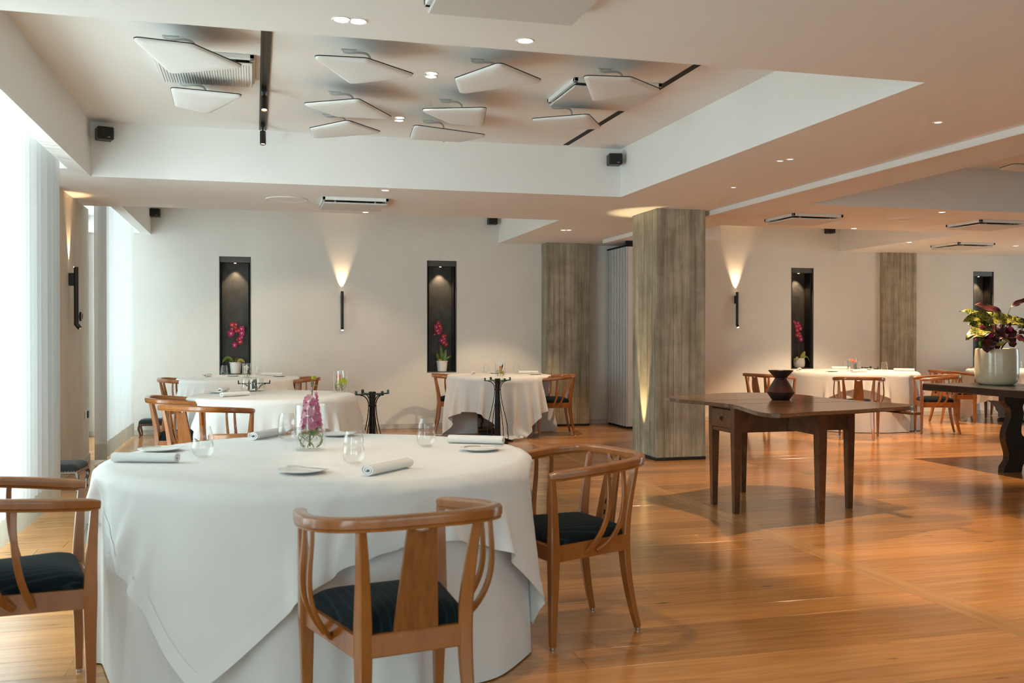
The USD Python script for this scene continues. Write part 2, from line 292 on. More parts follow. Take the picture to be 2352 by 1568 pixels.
# ---- floor: oak boards across the room, a strip along the partition line
floor = thing('floor', 'honey-coloured oak plank floor with a cross strip', 'structure', kind='structure')
part(floor, 'underlay', box(XW - .3, XR + .3, YN - .3, YB + .3, -0.2, -0.016), M['under'], False)
boards, PW = [], 0.215
rf = np.random.default_rng(11)
y = YN; row = 0
while y < YB:
    y1 = min(y + PW, YB)
    for xa, xb in ((XW, 3.11), (3.25, XR)):
        x = xa; first = True
        while x < xb - 1e-6:
            L = rf.uniform(1.7, 2.5) * (rf.uniform(0.3, 1.0) if first else 1.0); first = False
            x1 = x + L
            if xb - x1 < 0.5: x1 = xb
            boards.append((x, x1, y, y1)); x = x1
    y = y1; row += 1
def seen(b):
    """Depth of a board if any of it is in the frame, else a large number."""
    best = 1e9
    for px in np.linspace(b[0], b[1], 7):
        q = np.array([px, (b[2] + b[3]) / 2, -HC]); w = q @ fw
        if w > 0.5 and abs(q @ rt / w) < 0.54 and -0.36 < q @ up / w: best = min(best, w)
    return best
order = sorted(boards, key=seen)
def board_mesh(b): return bev(b[0] + .0004, b[1] - .0004, b[2] + .0005, b[3] - .0005, -0.016, 0.0, 0.0012)
for b in order[:292]: part(floor, 'plank', board_mesh(b), M['oak'], False)
part(floor, 'plank_field', [board_mesh(b) for b in order[292:]], M['oakfar'], False, kind='stuff')
for a, b in ((YN, 0.4), (0.4, 3.1), (3.1, 5.75), (5.75, 8.4), (8.4, 11.0), (11.0, YB)):
    part(floor, 'strip_board', bev(3.1105, 3.179, a + .0005, b - .0005, -.016, 0, .0012), M['oaky'], False)
    part(floor, 'strip_board', bev(3.180, 3.2495, a + .0005, b - .0005, -.016, 0, .0012), M['oaky'], False)

# ---- ceiling: coffers let into a lower soffit
XL = -1.38
ceil = thing('ceiling', 'white plaster ceiling with deep rectangular coffers', 'structure', kind='structure')
part(ceil, 'coffer_ceiling', box(XW - .3, XR + .3, YN - .3, YB + .3, T, T + .15), M['ceil'], False)
s = []
ylines = [YN, -1.0, 1.9, 4.18, 8.37, 10.23, YB]
for ya, yb in ((YN, -1.0), (1.9, 4.18), (8.37, 10.23)):
    if ya == 1.9: s.append(box(XL, XR, ya, yb, S, T))
    elif ya == 8.37: s.append(box(XW, XR, ya, yb, S, T))
    else: s.append(box(XW, XR, ya, yb, S, T))
for ya, yb in ((-1.0, 1.9), (4.18, 8.37), (10.23, YB)):
    s += [box(XL, -1.27, ya, yb, S, T), box(3.265, 5.23, ya, yb, S, T), box(8.62, XR, ya, yb, S, T)]
s.append(box(5.23, 6.04, 11.84, YB, S, T))                     # bulkhead over the folded partition
for ya, yb in ((-1.0, 8.02), (10.28, 12.86)): s.append(box(XW, XL, ya, yb, 2.74, T))
s += [box(XW, XL, 8.02, 8.37, S, T), box(XW, XL, 12.86, YB, S, T), box(XW, XL, 10.23, 10.28, S, T)]
part(ceil, 'soffit', s, M['ceil'], False)

# ---- walls
NICHES = [(-0.445, -0.05), (2.26, 2.67), (7.81, 8.19), (11.06, 11.45)]
NZ0, NZ1 = 0.755, 2.28
w = []; x = XW - .3
for a, b in NICHES:
    w += [box(x, a, YB, YB + .3, 0, T), box(a, b, YB, YB + .3, 0, NZ0), box(a, b, YB, YB + .3, NZ1, T)]; x = b
w.append(box(x, XR + .3, YB, YB + .3, 0, T))
struct('wall_back', w, M['wall'], 'off-white back wall with four tall dark niches')
struct('baseboard_back', [bev(XW, 3.88, YB - .014, YB, 0, .068, .003), bev(4.51, 9.35, YB - .014, YB, 0, .068, .003), bev(9.96, XR, YB - .014, YB, 0, .068, .003)], M['base'], 'low painted baseboard along the back wall')
PX = -1.63
struct('wall_left', [box(XW - .1, PX, 8.97, 10.58, 0, S), box(XW - .3, XW, YN - .3, -2.6, 0, T), box(XW - .3, XW, .9, 1.4, 0, T), box(XW - .3, XW, -2.6, .9, 2.66, T), box(XW - .3, XW, -2.6, .9, 0, .12), box(XW - .3, XW, 1.4, YB, 2.66, T), box(XW - .3, XW, 12.9, YB, 0, 2.66), box(XW - .3, XW, 8.9, 10.6, 0, 2.66)], M['pier'], 'trowelled plaster pier and left wall between the tall windows')
struct('baseboard_left', bev(PX, PX + .012, 8.97, 10.585, 0, .068, .003), M['base'], 'low baseboard along the plaster pier')
def wall_x(x0, x1, wins):
    o = []; y = YN - .3
    for a, b, z0, z1 in wins:
        o += [box(x0, x1, y, a, 0, T), box(x0, x1, a, b, 0, z0), box(x0, x1, a, b, z1, T)]; y = b
    o.append(box(x0, x1, y, YB + .3, 0, T)); return o
RWIN = [(5.4, 8.1, .3, 2.5), (8.6, 11.3, .3, 2.5)]
struct('wall_right', wall_x(XR, XR + .3, RWIN), M['wall'], 'right end wall with two windows')
FWIN = [(-1.6, 1.3, .3, 2.5), (1.8, 4.9, .3, 2.5)]
o = []; x = XW - .3
for a, b, z0, z1 in FWIN:
    o += [box(x, a, YN - .3, YN, 0, T), box(a, b, YN - .3, YN, 0, z0), box(a, b, YN - .3, YN, z1, T)]; x = b
o.append(box(x, XR + .3, YN - .3, YN, 0, T))
struct('wall_front', o, M['wall'], 'near wall behind the viewpoint with two windows')
nwin = [0]
def window(axis, at, a, b, z0, z1, n):
    nwin[0] += 1
    t = thing(f'window_{nwin[0]}', 'tall aluminium-framed window', 'structure', kind='structure')
    def bx(u0, u1, v0, v1, d0=-.03, d1=.03): return bev(at + d0, at + d1, u0, u1, v0, v1, .003) if axis == 'x' else bev(u0, u1, at + d0, at + d1, v0, v1, .003)
    part(t, 'frame', [bx(a, b, z0, z0 + .05), bx(a, b, z1 - .05, z1), bx(a, a + .05, z0, z1), bx(b - .05, b, z0, z1)], M['white'], False)
    for k in range(1, n): u = a + (b - a) * k / n; part(t, 'mullion', bx(u - .03, u + .03, z0, z1), M['white'], False)
    part(t, 'transom', bx(a, b, 2.1, 2.15, -.025, .025), M['white'], False)
    for k in range(n):
        u0, u1 = a + (b - a) * k / n + .03, a + (b - a) * (k + 1) / n - .03
        part(t, 'pane', bx(u0, u1, z0 + .05, 2.1, -.004, .004), M['pane'], False)
window('x', XW - .12, 10.6, 12.9, 0.0, 2.66, 2)
window('x', XW - .12, 1.4, 8.9, 0.0, 2.66, 5)
window('x', XW - .12, -2.6, .9, .12, 2.66, 2)
for a, b, z0, z1 in RWIN: window('x', XR + .15, a, b, z0, z1, 2)
for a, b, z0, z1 in FWIN: window('y', YN - .15, a, b, z0, z1, 2)

# ---- board-marked concrete pillars
def pillar(x0, x1, y0, y1, label, side=True):
    t = thing('concrete_pillar', label, 'pillar')
    part(t, 'core', bev(x0 + .006, x1 - .006, y0 + .006, y1 - .006, .025, S, .004), M['conc'], False)
    rp = np.random.default_rng(int(x0 * 100))
    def run(a, b):
        n = max(4, round((b - a) / .095)); c = np.linspace(a, b, n + 1); c[1:-1] += rp.uniform(-.018, .018, n - 1); return list(zip(c[:-1], c[1:]))
    for a, b in run(x0, x1):
        d = rp.uniform(0, .003); part(t, 'board_face', bev(a, b, y0 + d, y0 + .03, .03, S, .0035), M['conc'], False)
    for a, b in run(y0 + .03, y1):
        d = rp.uniform(0, .003); part(t, 'board_face', bev(x0 + d, x0 + .03, a, b, .03, S, .0035), M['conc'], False)
    part(t, 'plinth', bev(x0 - .004, x1 + .004, y0 - .004, y1 if y1 >= 13 else y1 + .004, 0, .028, .003), M['slot'], False)
    return t
pillar(3.90, 4.44, 9.02, 9.66, 'near board-marked concrete pillar lit from the floor, behind the drop-leaf table')
pillar(3.88, 4.51, 12.76, 13.0, 'board-marked concrete pillar beside the folded partition, behind the small round table')
pillar(9.35, 9.96, 12.93, 13.0, 'board-marked concrete pilaster on the back wall, right of the third niche')

# ---- niches
def niche(a, b, label):
    t = thing('display_niche', label, 'niche')
    D = YB + .2
    part(t, 'back_panel', bev(a, b, D, D + .012, NZ0, NZ1, .002), M['niche'], False)
    for xx in (a, b - .012): part(t, 'side_panel', bev(xx, xx + .012, YB - .004, D, NZ0, NZ1, .002), M['nichef'], False)
    part(t, 'floor_panel', bev(a + .012, b - .012, YB - .004, D, NZ0, NZ0 + .012, .002), M['niche'], False)
    part(t, 'header', bev(a + .012, b - .012, YB + .012, D, NZ1 - .075, NZ1, .002), M['nichef'], False)
    for xx in (a + .026, b - .034): part(t, 'reveal_strip', bev(xx, xx + .008, YB + .03, D - .002, NZ0 + .012, NZ1 - .075, .002), M['iron'], False)
    xc = (a + b) / 2
    part(t, 'spot', cyl(.014, NZ1 - .081, NZ1 - .0752, 20, (xc, YB + .11)), M['lampw'])
    spot(t, 'spot_light', (xc, YB + .115, NZ1 - .09), (0, .03, -1), 40, 0.7, (1, .72, .45), .012)
    return t
def spot(parent, name, pos, dirn, half, inten, col=WARM, r=.02, soft=.5):
    """A spotlight: a small sphere whose light is shaped to a cone about dirn."""
    base = str(parent.GetPath()); path = base + '/' + numbered(base, name)
    l = UsdLux.SphereLight.Define(stage, path)
    l.CreateRadiusAttr(r); l.CreateIntensityAttr(inten / (r * r)); l.CreateColorAttr(Gf.Vec3f(*col))
    sh = UsdLux.ShapingAPI.Apply(l.GetPrim()); sh.CreateShapingConeAngleAttr(half); sh.CreateShapingConeSoftnessAttr(soft)
    z = -np.asarray(dirn, float); z /= np.linalg.norm(z); x = np.cross((0.123, 1, .05), z); x /= np.linalg.norm(x); yv = np.cross(z, x)
    off = np.array(xloc(parent))
    p = np.asarray(pos, float) - off
    l.AddTransformOp().Set(Gf.Matrix4d(*x, 0, *yv, 0, *z, 0, *p, 1))
    return l
def xloc(prim):
    m = UsdGeom.XformCache().GetLocalToWorldTransform(prim); return [m[3][0], m[3][1], m[3][2]]
for (a, b), l in zip(NICHES, ('tall blackened-steel wall niche nearest the window, orchid with lilac and coral flowers inside', 'tall blackened-steel wall niche right of the wall lamp, crimson orchid inside',
                              'tall dark wall niche in the right-hand room, grey orchid pot inside', 'tall dark wall niche at the far right, behind the big leafy plant')):
    niche(a, b, l)

# ---- vertical blinds: translucent vanes turned edge-on to the windows
def blind(y0, y1, pitch, xc, wv, label, edge_on):
    t = thing('vertical_blind', label, 'blind')
    n = int((y1 - y0) / pitch) + 1
    part(t, 'headrail', bev(xc - .025, xc + .025, y0 - .08, y1 + .08, 2.70, 2.74, .003), M['white'], False)
    rb = np.random.default_rng(int(abs(y0) * 31))
    for k in range(n):
        yc = y0 + pitch * k; ang = math.radians((52 if k or not edge_on else 6) + rb.uniform(-7, 7))
        us = np.linspace(-.5, .5, 7)
        def strip(za, zb, off, nz):
            P, Q = [], []
            for zz in np.linspace(za, zb, nz):
                for u in us:
                    px = u * wv; py = .008 * math.cos(u * math.pi) + off
                    P.append((xc + px * math.cos(ang) + py * math.sin(ang), yc + px * math.sin(ang) - py * math.cos(ang), zz))
            m = len(us)
            for i in range(nz - 1):
                for j in range(m - 1): Q.append((i * m + j, i * m + j + 1, (i + 1) * m + j + 1, (i + 1) * m + j))
            return (np.array(P), np.array(Q), 'sub')
        v = part(t, 'vane', strip(.03, 2.70, 0, 5), M['sheer'])
        part(v, 'hem', strip(.026, .185, .0018, 3), M['hem'])
    return t
blind(1.5, 7.95, .112, -1.463, .127, 'sheer white vertical blind at the left edge, nearest the window table', False)
blind(10.33, 12.78, .112, -1.483, .115, 'sheer white vertical blind beyond the plaster pier, by the back wall', True)

# ---- folding partition, its pocket and ceiling track
t = thing('ceiling_track', 'white grooved ceiling track of the folding partition', 'track')
part(t, 'channel', [bev(4.50, 4.535, 2.6, 12.2, S - .05, S, .003), bev(4.575, 4.61, 2.6, 12.2, S - .022, S, .003)], M['white'], False)
part(t, 'groove', box(4.535, 4.575, 2.6, 12.2, S - .006, S), M['slot'], False)
part(t, 'grille', [bev(4.63, 4.66, y, y + .055, S - .012, S, .003) for y in np.arange(10.3, 12.2, .075)], M['base'], False)
t = thing('folding_partition', 'white folding partition stacked edge-on beside the far pillar', 'partition')
for k in range(7):
    ya = 12.19 + k * .108
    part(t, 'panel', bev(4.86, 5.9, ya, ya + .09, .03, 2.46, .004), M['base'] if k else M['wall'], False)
    part(t, 'edge_profile', [bev(4.835, 4.862, ya, ya + .03, .03, 2.46, .004), bev(4.835, 4.862, ya + .06, ya + .09, .03, 2.46, .004)], M['alu'], False)
    part(t, 'edge_groove', bev(4.852, 4.862, ya + .03, ya + .06, .03, 2.46, .002), M['slot'], False)
    part(t, 'seal', bev(4.85, 5.9, ya + .01, ya + .08, 0.0, .03, .003), M['slot'], False)
part(t, 'carrier_rail', [bev(4.84, 5.9, 12.2, 12.24, 2.46, S, .004), bev(4.84, 4.87, 12.2, 12.95, 2.462, 2.485, .004)], M['slot'], False)

# ================================================================ on the ceiling and walls
def downlight(x, y, z, label, lit=True, r=.03, aim=None, half=38, power=1.0, col=WARM, group=None, soft=.35):
    t = thing('downlight', label, 'downlight', (x, y, z), group=group)
    part(t, 'ring', lathe([(r, -.001), (r + .008, -.004), (r + .012, 0), (r, 0.0), (r, -.001)], 24), M['white'])
    part(t, 'lens', cyl(r, -.0022, -.0005, 24), M['lamp'] if lit else M['lampoff'])
    if power: spot(t, 'bulb', (x, y, z - .03), aim or (0, 0, -1), half, power, col, .02, soft)
    return t
DL = [(0.34, 3.95, S, 'left one of the twin downlights in the near soffit', 1, 22, 3.0, (0, .05, -1)), (0.405, 3.955, S, 'right one of the twin downlights in the near soffit', 1, 20, 0, None),
      (1.13, 4.03, S, 'single downlight in the near soffit, right of the twin pair', 1, 33, 17.0, None),
      (1.12, 6.26, T, 'nearer one of the twin lights between the acoustic panels, front row', 1, 34, 8.0, (-.35, .9, -1)), (1.13, 6.34, T, 'farther one of the twin lights between the acoustic panels, front row', 1, 34, 0, None),
      (1.105, 7.60, T, 'nearer one of the twin lights beside the middle acoustic panels', 1, 34, 8.0, (-.42, .5, -1)), (1.115, 7.70, T, 'farther one of the twin lights beside the middle acoustic panels', 1, 34, 0, None),
      (1.11, 8.51, S, 'small downlight in the soffit just above the air-conditioning cassette', 1, 36, 6.0, (-.3, 0, -1)), (1.11, 10.08, S, 'small downlight at the back edge of the soffit, below the cassette', 1, 40, 26.0, (-.2, .9, -1)),
      (3.62, 11.18, S, 'left one of the twin downlights before the far pillar', 1, 38, 9.0, (-.22, .3, -1)), (3.68, 11.16, S, 'right one of the twin downlights before the far pillar', 1, 38, 0, None),
      (3.95, 4.94, S, 'nearest pale downlight beside the partition track', 0, 32, 13.0, None), (3.71, 6.33, S, 'left one of the twin pale downlights over the drop-leaf table', 0, 30, 0, None), (3.745, 6.25, S, 'right one of the twin pale downlights over the drop-leaf table', 0, 34, 10.0, None),
      (3.95, 3.35, S, 'downlight beside the partition track, nearer than the picture shows', 0, 36, 8.0, None), (2.5, 2.7, S, 'downlight in the near soffit, outside the picture', 0, 38, 10.0, None),
      (3.99, 7.57, S, 'pale downlight in the soffit nearest the lit pillar', 0, 34, 12.0, None),
      (6.88, 8.54, S, 'downlight below the right-hand coffer edge', 1, 40, 26.0, None), (6.91, 10.11, S, 'downlight left of the round ceiling speaker in the right-hand room', 1, 38, 16.0, (.3, .5, -1)),
      (8.68, 11.43, S, 'downlight over the pilaster in the right-hand room', 1, 40, 17.0, (-.25, .1, -1)), (10.49, 11.49, S, 'downlight at the far right edge of the ceiling', 1, 40, 20.0, None)]
for x, y, z, l, lit, half, pw, aim in DL: downlight(x, y, z, l, lit, .021 if not lit else (.03 if z == S else .033), aim, half, pw * (LAMPR if x > 3.3 else LAMP))

def spk(x, y, z, rz, label, cable=False):
    t = thing('loudspeaker', label, 'loudspeaker', (x, y, z), rz)
    part(t, 'cabinet', bev(-.062, .062, -.08, .04, -.05, .05, .008), M['black'], 30)
    part(t, 'grille', bev(-.054, .054, -.084, -.079, -.042, .042, .002), M['slot'], False)
    part(t, 'badge', bev(.012, .032, -.0862, -.0838, -.036, -.030, .0008), M['chrome'], False)
    part(t, 'bracket', [bev(-.02, .02, .038, .075, -.02, .02, .004), bev(-.03, .03, .07, .08, -.035, .035, .003)], M['black'], False)
    if cable: part(t, 'cable', tube(spline([(-.03, .075, .07), (-.055, .06, .06), (-.06, .04, .01), (-.04, .03, -.04)], 14), .006, 8), M['white'])
    return t
spk(-1.16, 8.285, 2.865, 18, 'small black loudspeaker in the left corner of the big coffer, white cable', True)
spk(3.165, 8.285, 2.86, -8, 'small black loudspeaker in the right corner of the big coffer')
spk(-1.21, 12.915, 2.80, 0, 'small black loudspeaker high in the corner by the far blind')
spk(3.15, 12.915, 2.83, 0, 'small black loudspeaker peeking below the soffit left of the far white bulkhead')
spk(8.40, 12.915, 2.85, 0, 'small black loudspeaker high in the right-hand room, above the pilaster')
spk(8.30, 8.285, 2.88, 0, 'small black loudspeaker cut by the right picture edge, in the orange coffer')

def cassette(x0, x1, y0, y1, z, label, slots=False):
    t = thing('air_conditioning_cassette', label, 'air conditioner')
    part(t, 'frame', [bev(x0, x1, y0, y0 + .03, z - .03, z, .004), bev(x0, x1, y1 - .03, y1, z - .03, z, .004), bev(x0, x0 + .03, y0, y1, z - .03, z, .004), bev(x1 - .03, x1, y0, y1, z - .03, z, .004)], M['white'], False)
    part(t, 'throat', box(x0 + .03, x1 - .03, y0 + .03, y1 - .03, z - .006, z - .001), M['throat'], False)
    part(t, 'panel', bev(x0 + .012, x1 - .012, y0 + .03, y1 - .012, z - .058, z - .044, .004), M['white'] if slots else M['perf'], False)
    if slots:
        part(t, 'grille_rib', [bev(x, x + .008, y0 + .05, y1 - .03, z - .062, z - .0575, .001) for x in np.arange(x0 + .03, x1 - .03, .016)], M['white'], False)
    for x in (x0 + .12, x1 - .12): part(t, 'hanger', bev(x - .01, x + .01, y0 + .06, y0 + .08, z - .046, z, .002), M['chrome'], False)
    return t
cassette(-.60, 0.0, 6.12, 6.72, T, 'ribbed white air-conditioning cassette partly behind the leftmost acoustic panel', True)
cassette(2.05, 2.68, 6.10, 6.72, T, 'perforated white air-conditioning cassette behind the rightmost acoustic panel')
cassette(.60, 1.21, 9.02, 9.56, S, 'white air-conditioning cassette hanging below the soffit before the wall lamp')
cassette(.62, 1.22, 3.02, 3.63, S, 'perforated air-conditioning cassette cut off by the top of the picture')
cassette(5.42, 6.02, 8.99, 9.58, S, 'white air-conditioning cassette just right of the lit pillar')
cassette(7.72, 8.34, 8.96, 9.52, S, 'white air-conditioning cassette at the right edge, above the third niche')
cassette(9.31, 9.91, 11.22, 11.80, S, 'white air-conditioning cassette nearest the pilaster')

def round_speaker(x, y, label):
    t = thing('ceiling_speaker', label, 'ceiling speaker', (x, y, S))
    part(t, 'rim', lathe([(.18, 0), (.18, -.006), (.188, -.008), (.194, 0)], 48), M['white'])
    part(t, 'grille', cyl(.18, -.005, 0, 48), M['ceil'])
    part(t, 'badge', bev(-.06, .05, -.006, .006, -.0075, -.005, .001), M['base'], False)
round_speaker(.29, 9.30, 'round flush ceiling speaker left of the soffit cassette')
round_speaker(6.90, 9.18, 'round flush ceiling speaker in the right-hand room')

# ---- tilted acoustic panels on arms
def acoustic(q, arm, label, z):
    """q: the panel's four corners on plan with their heights; a padded white panel with a dark back plate, hung from a bent arm."""
    t = thing('acoustic_panel', label, 'acoustic panel', group=None)
    q = np.array([(p[0], p[1], p[2]) for p in q]); c = q.mean(0)
    nrm = np.cross(q[2] - q[0], q[3] - q[1]); nrm /= np.linalg.norm(nrm); nrm *= np.sign(nrm[2])
    ex = q[1] - q[0]; ex -= nrm * (ex @ nrm); ex /= np.linalg.norm(ex); ey = np.cross(nrm, ex)
    uv = np.stack([(q - c) @ ex, (q - c) @ ey], 1); pg = Polygon(uv)
    if not pg.is_valid: pg = pg.convex_hull
    def ring(d, n=96):
        g = pg.buffer(-abs(d) - .03, join_style=2).buffer(.03, quad_segs=8) if d <= 0 else pg.buffer(d)
        L = g.exterior; a0 = None
        return np.array([L.interpolate(k / n, normalized=True).coords[0] for k in range(n)])
    hs = [(-.0, -.001), (-.001, -.006), (-.006, -.013), (-.03, -.019), (-.09, -.022)]
    rings = [np.c_[ring(d), np.full(96, h)] for d, h in hs]
    pts = np.vstack([np.c_[ring(0), np.zeros(96)]] + rings); m = hull(pts)
    part(t, 'pad', plane_map(m, c, ex, ey, nrm), M['panelw'], 40)
    part(t, 'back_plate', plane_map(extrude(Polygon(ring(0)).buffer(.0025), .004), c + nrm * .001, ex, ey, nrm), M['trim'], False)
    ax, ay = arm
    tgt = c + nrm * .004
    p = np.array([(ax - .05, ay, T - .012), (ax + .07, ay + .01, T - .013), (ax + .105, ay + .02, T - .022), (ax + .118, ay + .03, T - .05), (ax + .12, ay + .035, c[2] + .02)])
    part(t, 'arm', sweep(np.vstack([spline(p[:4], 16), p[4]]), rect_sec(.014, .006, .0015), (0, 1, .05)), M['alu'])
    part(t, 'ceiling_plate', bev(ax - .06, ax + .03, ay - .009, ay + .010, T - .007, T, .002), M['alu'], False)
    part(t, 'joint', cyl(.011, c[2] + .002, c[2] + .03, 16, (ax + .12, ay + .035)), M['alu'])
    return t
PANELS = [([(-.62, 5.38), (-.32, 5.43), (-.06, 5.80), (-.48, 6.05)], (-.45, 5.86), 'large acoustic panel at the upper left, in front of the ribbed cassette', (0, .0, .0, 0)),
          ([(-.51, 6.42), (-.07, 6.49), (-.31, 7.07), (-.52, 6.89)], (-.44, 6.91), 'acoustic panel below the ribbed cassette, left of the black track', (0, 0, 0, 0)),
          ([(.31, 5.48), (.61, 5.46), (.93, 5.73), (.57, 6.01)], (.56, 5.86), 'acoustic panel right of the black lamp track, front row', (0, 0, 0, 0)),
          ([(.31, 6.63), (.66, 6.41), (.96, 6.91), (.56, 6.93)], (.56, 6.90), 'acoustic panel right of the black lamp track, middle row', (0, 0, 0, 0)),
          ([(.40, 7.41), (.65, 7.07), (.94, 7.41), (.44, 7.75)], (.57, 7.62), 'acoustic panel right of the black lamp track, back row', (0, 0, 0, 0)),
          ([(1.17, 5.75), (1.35, 5.35), (1.70, 5.66), (1.27, 6.08)], (1.35, 5.86), 'acoustic panel just right of the twin lights, front row', (0, 0, 0, 0)),
          ([(1.10, 6.59), (1.53, 6.43), (1.64, 7.00), (1.37, 6.94)], (1.35, 6.92), 'acoustic panel centre right, middle row, square right end', (0, 0, 0, 0)),
          ([(1.14, 7.10), (1.74, 7.31), (1.60, 7.58), (1.18, 7.57)], (1.35, 7.63), 'long low acoustic panel centre right, back row', (0, 0, 0, 0)),
          ([(1.90, 5.49), (2.19, 5.45), (2.49, 5.68), (2.16, 6.05)], (2.19, 5.86), 'acoustic panel in front of the perforated cassette by the black slot', (0, 0, 0, 0)),
          ([(1.91, 6.69), (2.27, 6.44), (2.51, 6.83), (2.22, 6.91)], (2.19, 6.90), 'acoustic panel below the perforated cassette, touching the black slot in view', (0, 0, 0, 0)),
          ([(6.71, 7.56), (6.66, 7.31), (7.15, 7.33), (7.2, 7.62)], (6.8, 7.4), 'acoustic panel at the right picture edge, in the orange coffer', (0, 0, 0, 0))]
for q, arm, l, dz in PANELS: acoustic([(a, b, 2.82 + d) for (a, b), d in zip(q, dz)], arm, l, 2.82)

# ---- lamp track with two spots, and the bare black slot
t = thing('lamp_track', 'dark bronze recessed lamp track left of the middle panels', 'lamp track')
part(t, 'rail', [bev(.035, .050, 5.0, 8.31, T - .012, T, .002), bev(.080, .095, 5.0, 8.31, T - .012, T, .002)], M['bronze'], False)
part(t, 'groove', box(.05, .08, 5.0, 8.31, T - .004, T - .0005), M['bronze'], False)
def track_spot(y, tilt, label, aim, pw):
    t = thing('track_spotlight', label, 'spotlight', (.065, y, T))
    part(t, 'adapter', bev(-.018, .018, -.06, .06, -.034, -.002, .003), M['black'], False)
    part(t, 'stem', rod((0, .02, -.03), (0, .02, -.06), .006), M['black'])
    h = lathe([(0, .0), (.022, .0), (.024, .004), (.024, .11), (.021, .113), (.0195, .108), (.0195, .1), (0, .1)], 24)
    h2 = xform(h, (180 - tilt, 0, 0), (0, .02, -.055)); part(t, 'head', h2, M['black'])
    ln = xform(cyl(.0185, .100, .104, 20), (180 - tilt, 0, 0), (0, .02, -.055)); part(t, 'lens', ln, M['lampw'])
    d = np.array([0, math.sin(math.radians(tilt)), -math.cos(math.radians(tilt))])
    spot(t, 'bulb', np.array([.065, y + .02, T - .055]) + d * .13, aim, 17, pw * LAMP, WARM, .016, .5)
track_spot(6.95, 25, 'black track spotlight halfway along the lamp track', (0, .45, -1), 5.0)
track_spot(8.12, 12, 'black track spotlight at the far end of the lamp track', (0, -.12, -1), 5.0)
solo('ceiling_slot', bev(2.685, 2.735, 4.9, 8.3, T - .003, T - .0004, .0006), M['slot'], 'narrow black slot in the coffer ceiling at the right', 'ceiling slot', smooth=False)

# ---- wall lamps
def sconce(x, y, z0, z1, nx, ny, label, fixed, up_pw, headtilt=(0.25, -1)):
    """A slim black tube standing off the wall; nx, ny: the wall's normal."""
    rz = math.degrees(math.atan2(ny, nx)) - 90          # local +y points away from the wall
    t = thing('wall_lamp', label, 'wall lamp', (x, y, 0), rz)
    part(t, 'tube', xform(lathe([(0, z0), (.019, z0), (.02, z0 + .003), (.02, z1 - .003), (.019, z1), (.016, z1), (.016, z1 - .01), (0, z1 - .01)], 28), (0, 0, 0), (0, .062, 0)), M['black'])
    part(t, 'wall_bracket', bev(-.018, .018, 0, .05, z1 - .17, z1 - .055, .003), M['black'], False)
    a = 38
    hd = xform(lathe([(0, 0), (.018, 0), (.02, .003), (.02, .055), (.0185, .057), (.017, .055), (.017, .05), (0, .05)], 24), (180 + a, 0, 0), (0, .058, z0 + .012)); part(t, 'swivel_head', hd, M['black'])
    part(t, 'head_lens', xform(cyl(.0165, .0505, .054, 20), (180 + a, 0, 0), (0, .058, z0 + .012)), M['lamp'])
    part(t, 'top_lens', xform(cyl(.0155, z1 - .0095, z1 - .007, 20), (0, 0, 0), (0, .062, 0)), M['lampw'])
    n = np.array([nx, ny, 0.0]); p = np.array([x, y, 0]) + n * .05
    # the lights are placed in the lamp's own frame
    def lp(v): return v
    for nm, pos, d, half, pw, r in (('up_bulb', (0, .045, z1 + .004), (0, -.14, 1), 24, up_pw * 1.3, .012), ('down_bulb', (0, .10, z0 - .055), (0, .62, -.78), 24, up_pw * .5, .012)):
        base = str(t.GetPath()); l = UsdLux.SphereLight.Define(stage, base + '/' + nm)
        l.CreateRadiusAttr(r); l.CreateIntensityAttr(pw * .42 / (r * r)); l.CreateColorAttr(Gf.Vec3f(1, .66, .36))
        sh = UsdLux.ShapingAPI.Apply(l.GetPrim()); sh.CreateShapingConeAngleAttr(half); sh.CreateShapingConeSoftnessAttr(.8)
        z = -np.asarray(d, float); z /= np.linalg.norm(z); xx = np.cross((1, .01, 0.02), z); xx /= np.linalg.norm(xx); yv = np.cross(z, xx)
        l.AddTransformOp().Set(Gf.Matrix4d(*xx, 0, *yv, 0, *z, 0, *map(float, pos), 1))
    return t
sconce(1.115, YB, 1.36, 1.845, 0, -1, 'slim black wall lamp between the two left niches', 0, 1.3)
sconce(6.88, YB, 1.41, 1.90, 0, -1, 'slim black wall lamp on the orange-lit wall right of the near pillar', 0, 1.9)
sconce(PX, 9.50, 1.36, 1.885, 1, 0, 'slim black wall lamp on the plaster pier at the left', 0, 1.1)
t = thing('thermostat', 'small dark round thermostat on the plaster pier beside the wall lamp', 'thermostat', (PX, 10.06, 1.445), -90)
part(t, 'dial', xform(cyl(.045, 0, .02, 28, b=.003), (-90, 0, 0)), M['black']); part(t, 'glass_ring', xform(lathe([(.044, .02), (.034, .026), (.030, .022), (.044, .018)], 28), (-90, 0, 0)), M['chrome'])
t = thing('wall_socket', 'white and black wall socket low on the plaster pier', 'socket', (PX, 10.40, .475), -90)
part(t, 'plate', bev(-.08, .08, 0, .01, -.042, .042, .003), M['white'], False); part(t, 'insert', bev(-.07, 0.0, .01, .022, -.036, .036, .004), M['black'], False)
t = thing('floor_uplight', 'recessed floor light at the foot of the near pillar', 'uplight', (3.80, 9.34, 0))
part(t, 'rim', lathe([(.03, 0), (.03, .003), (.044, .002), (.045, 0)], 28), M['steel']); part(t, 'lens', cyl(.03, 0, .0025, 28), M['lamp'])
spot(t, 'bulb', (3.80, 9.34, .03), (.085, 0, 1), 12, 9.0 * .6, (1, .74, .38), .014, .6)

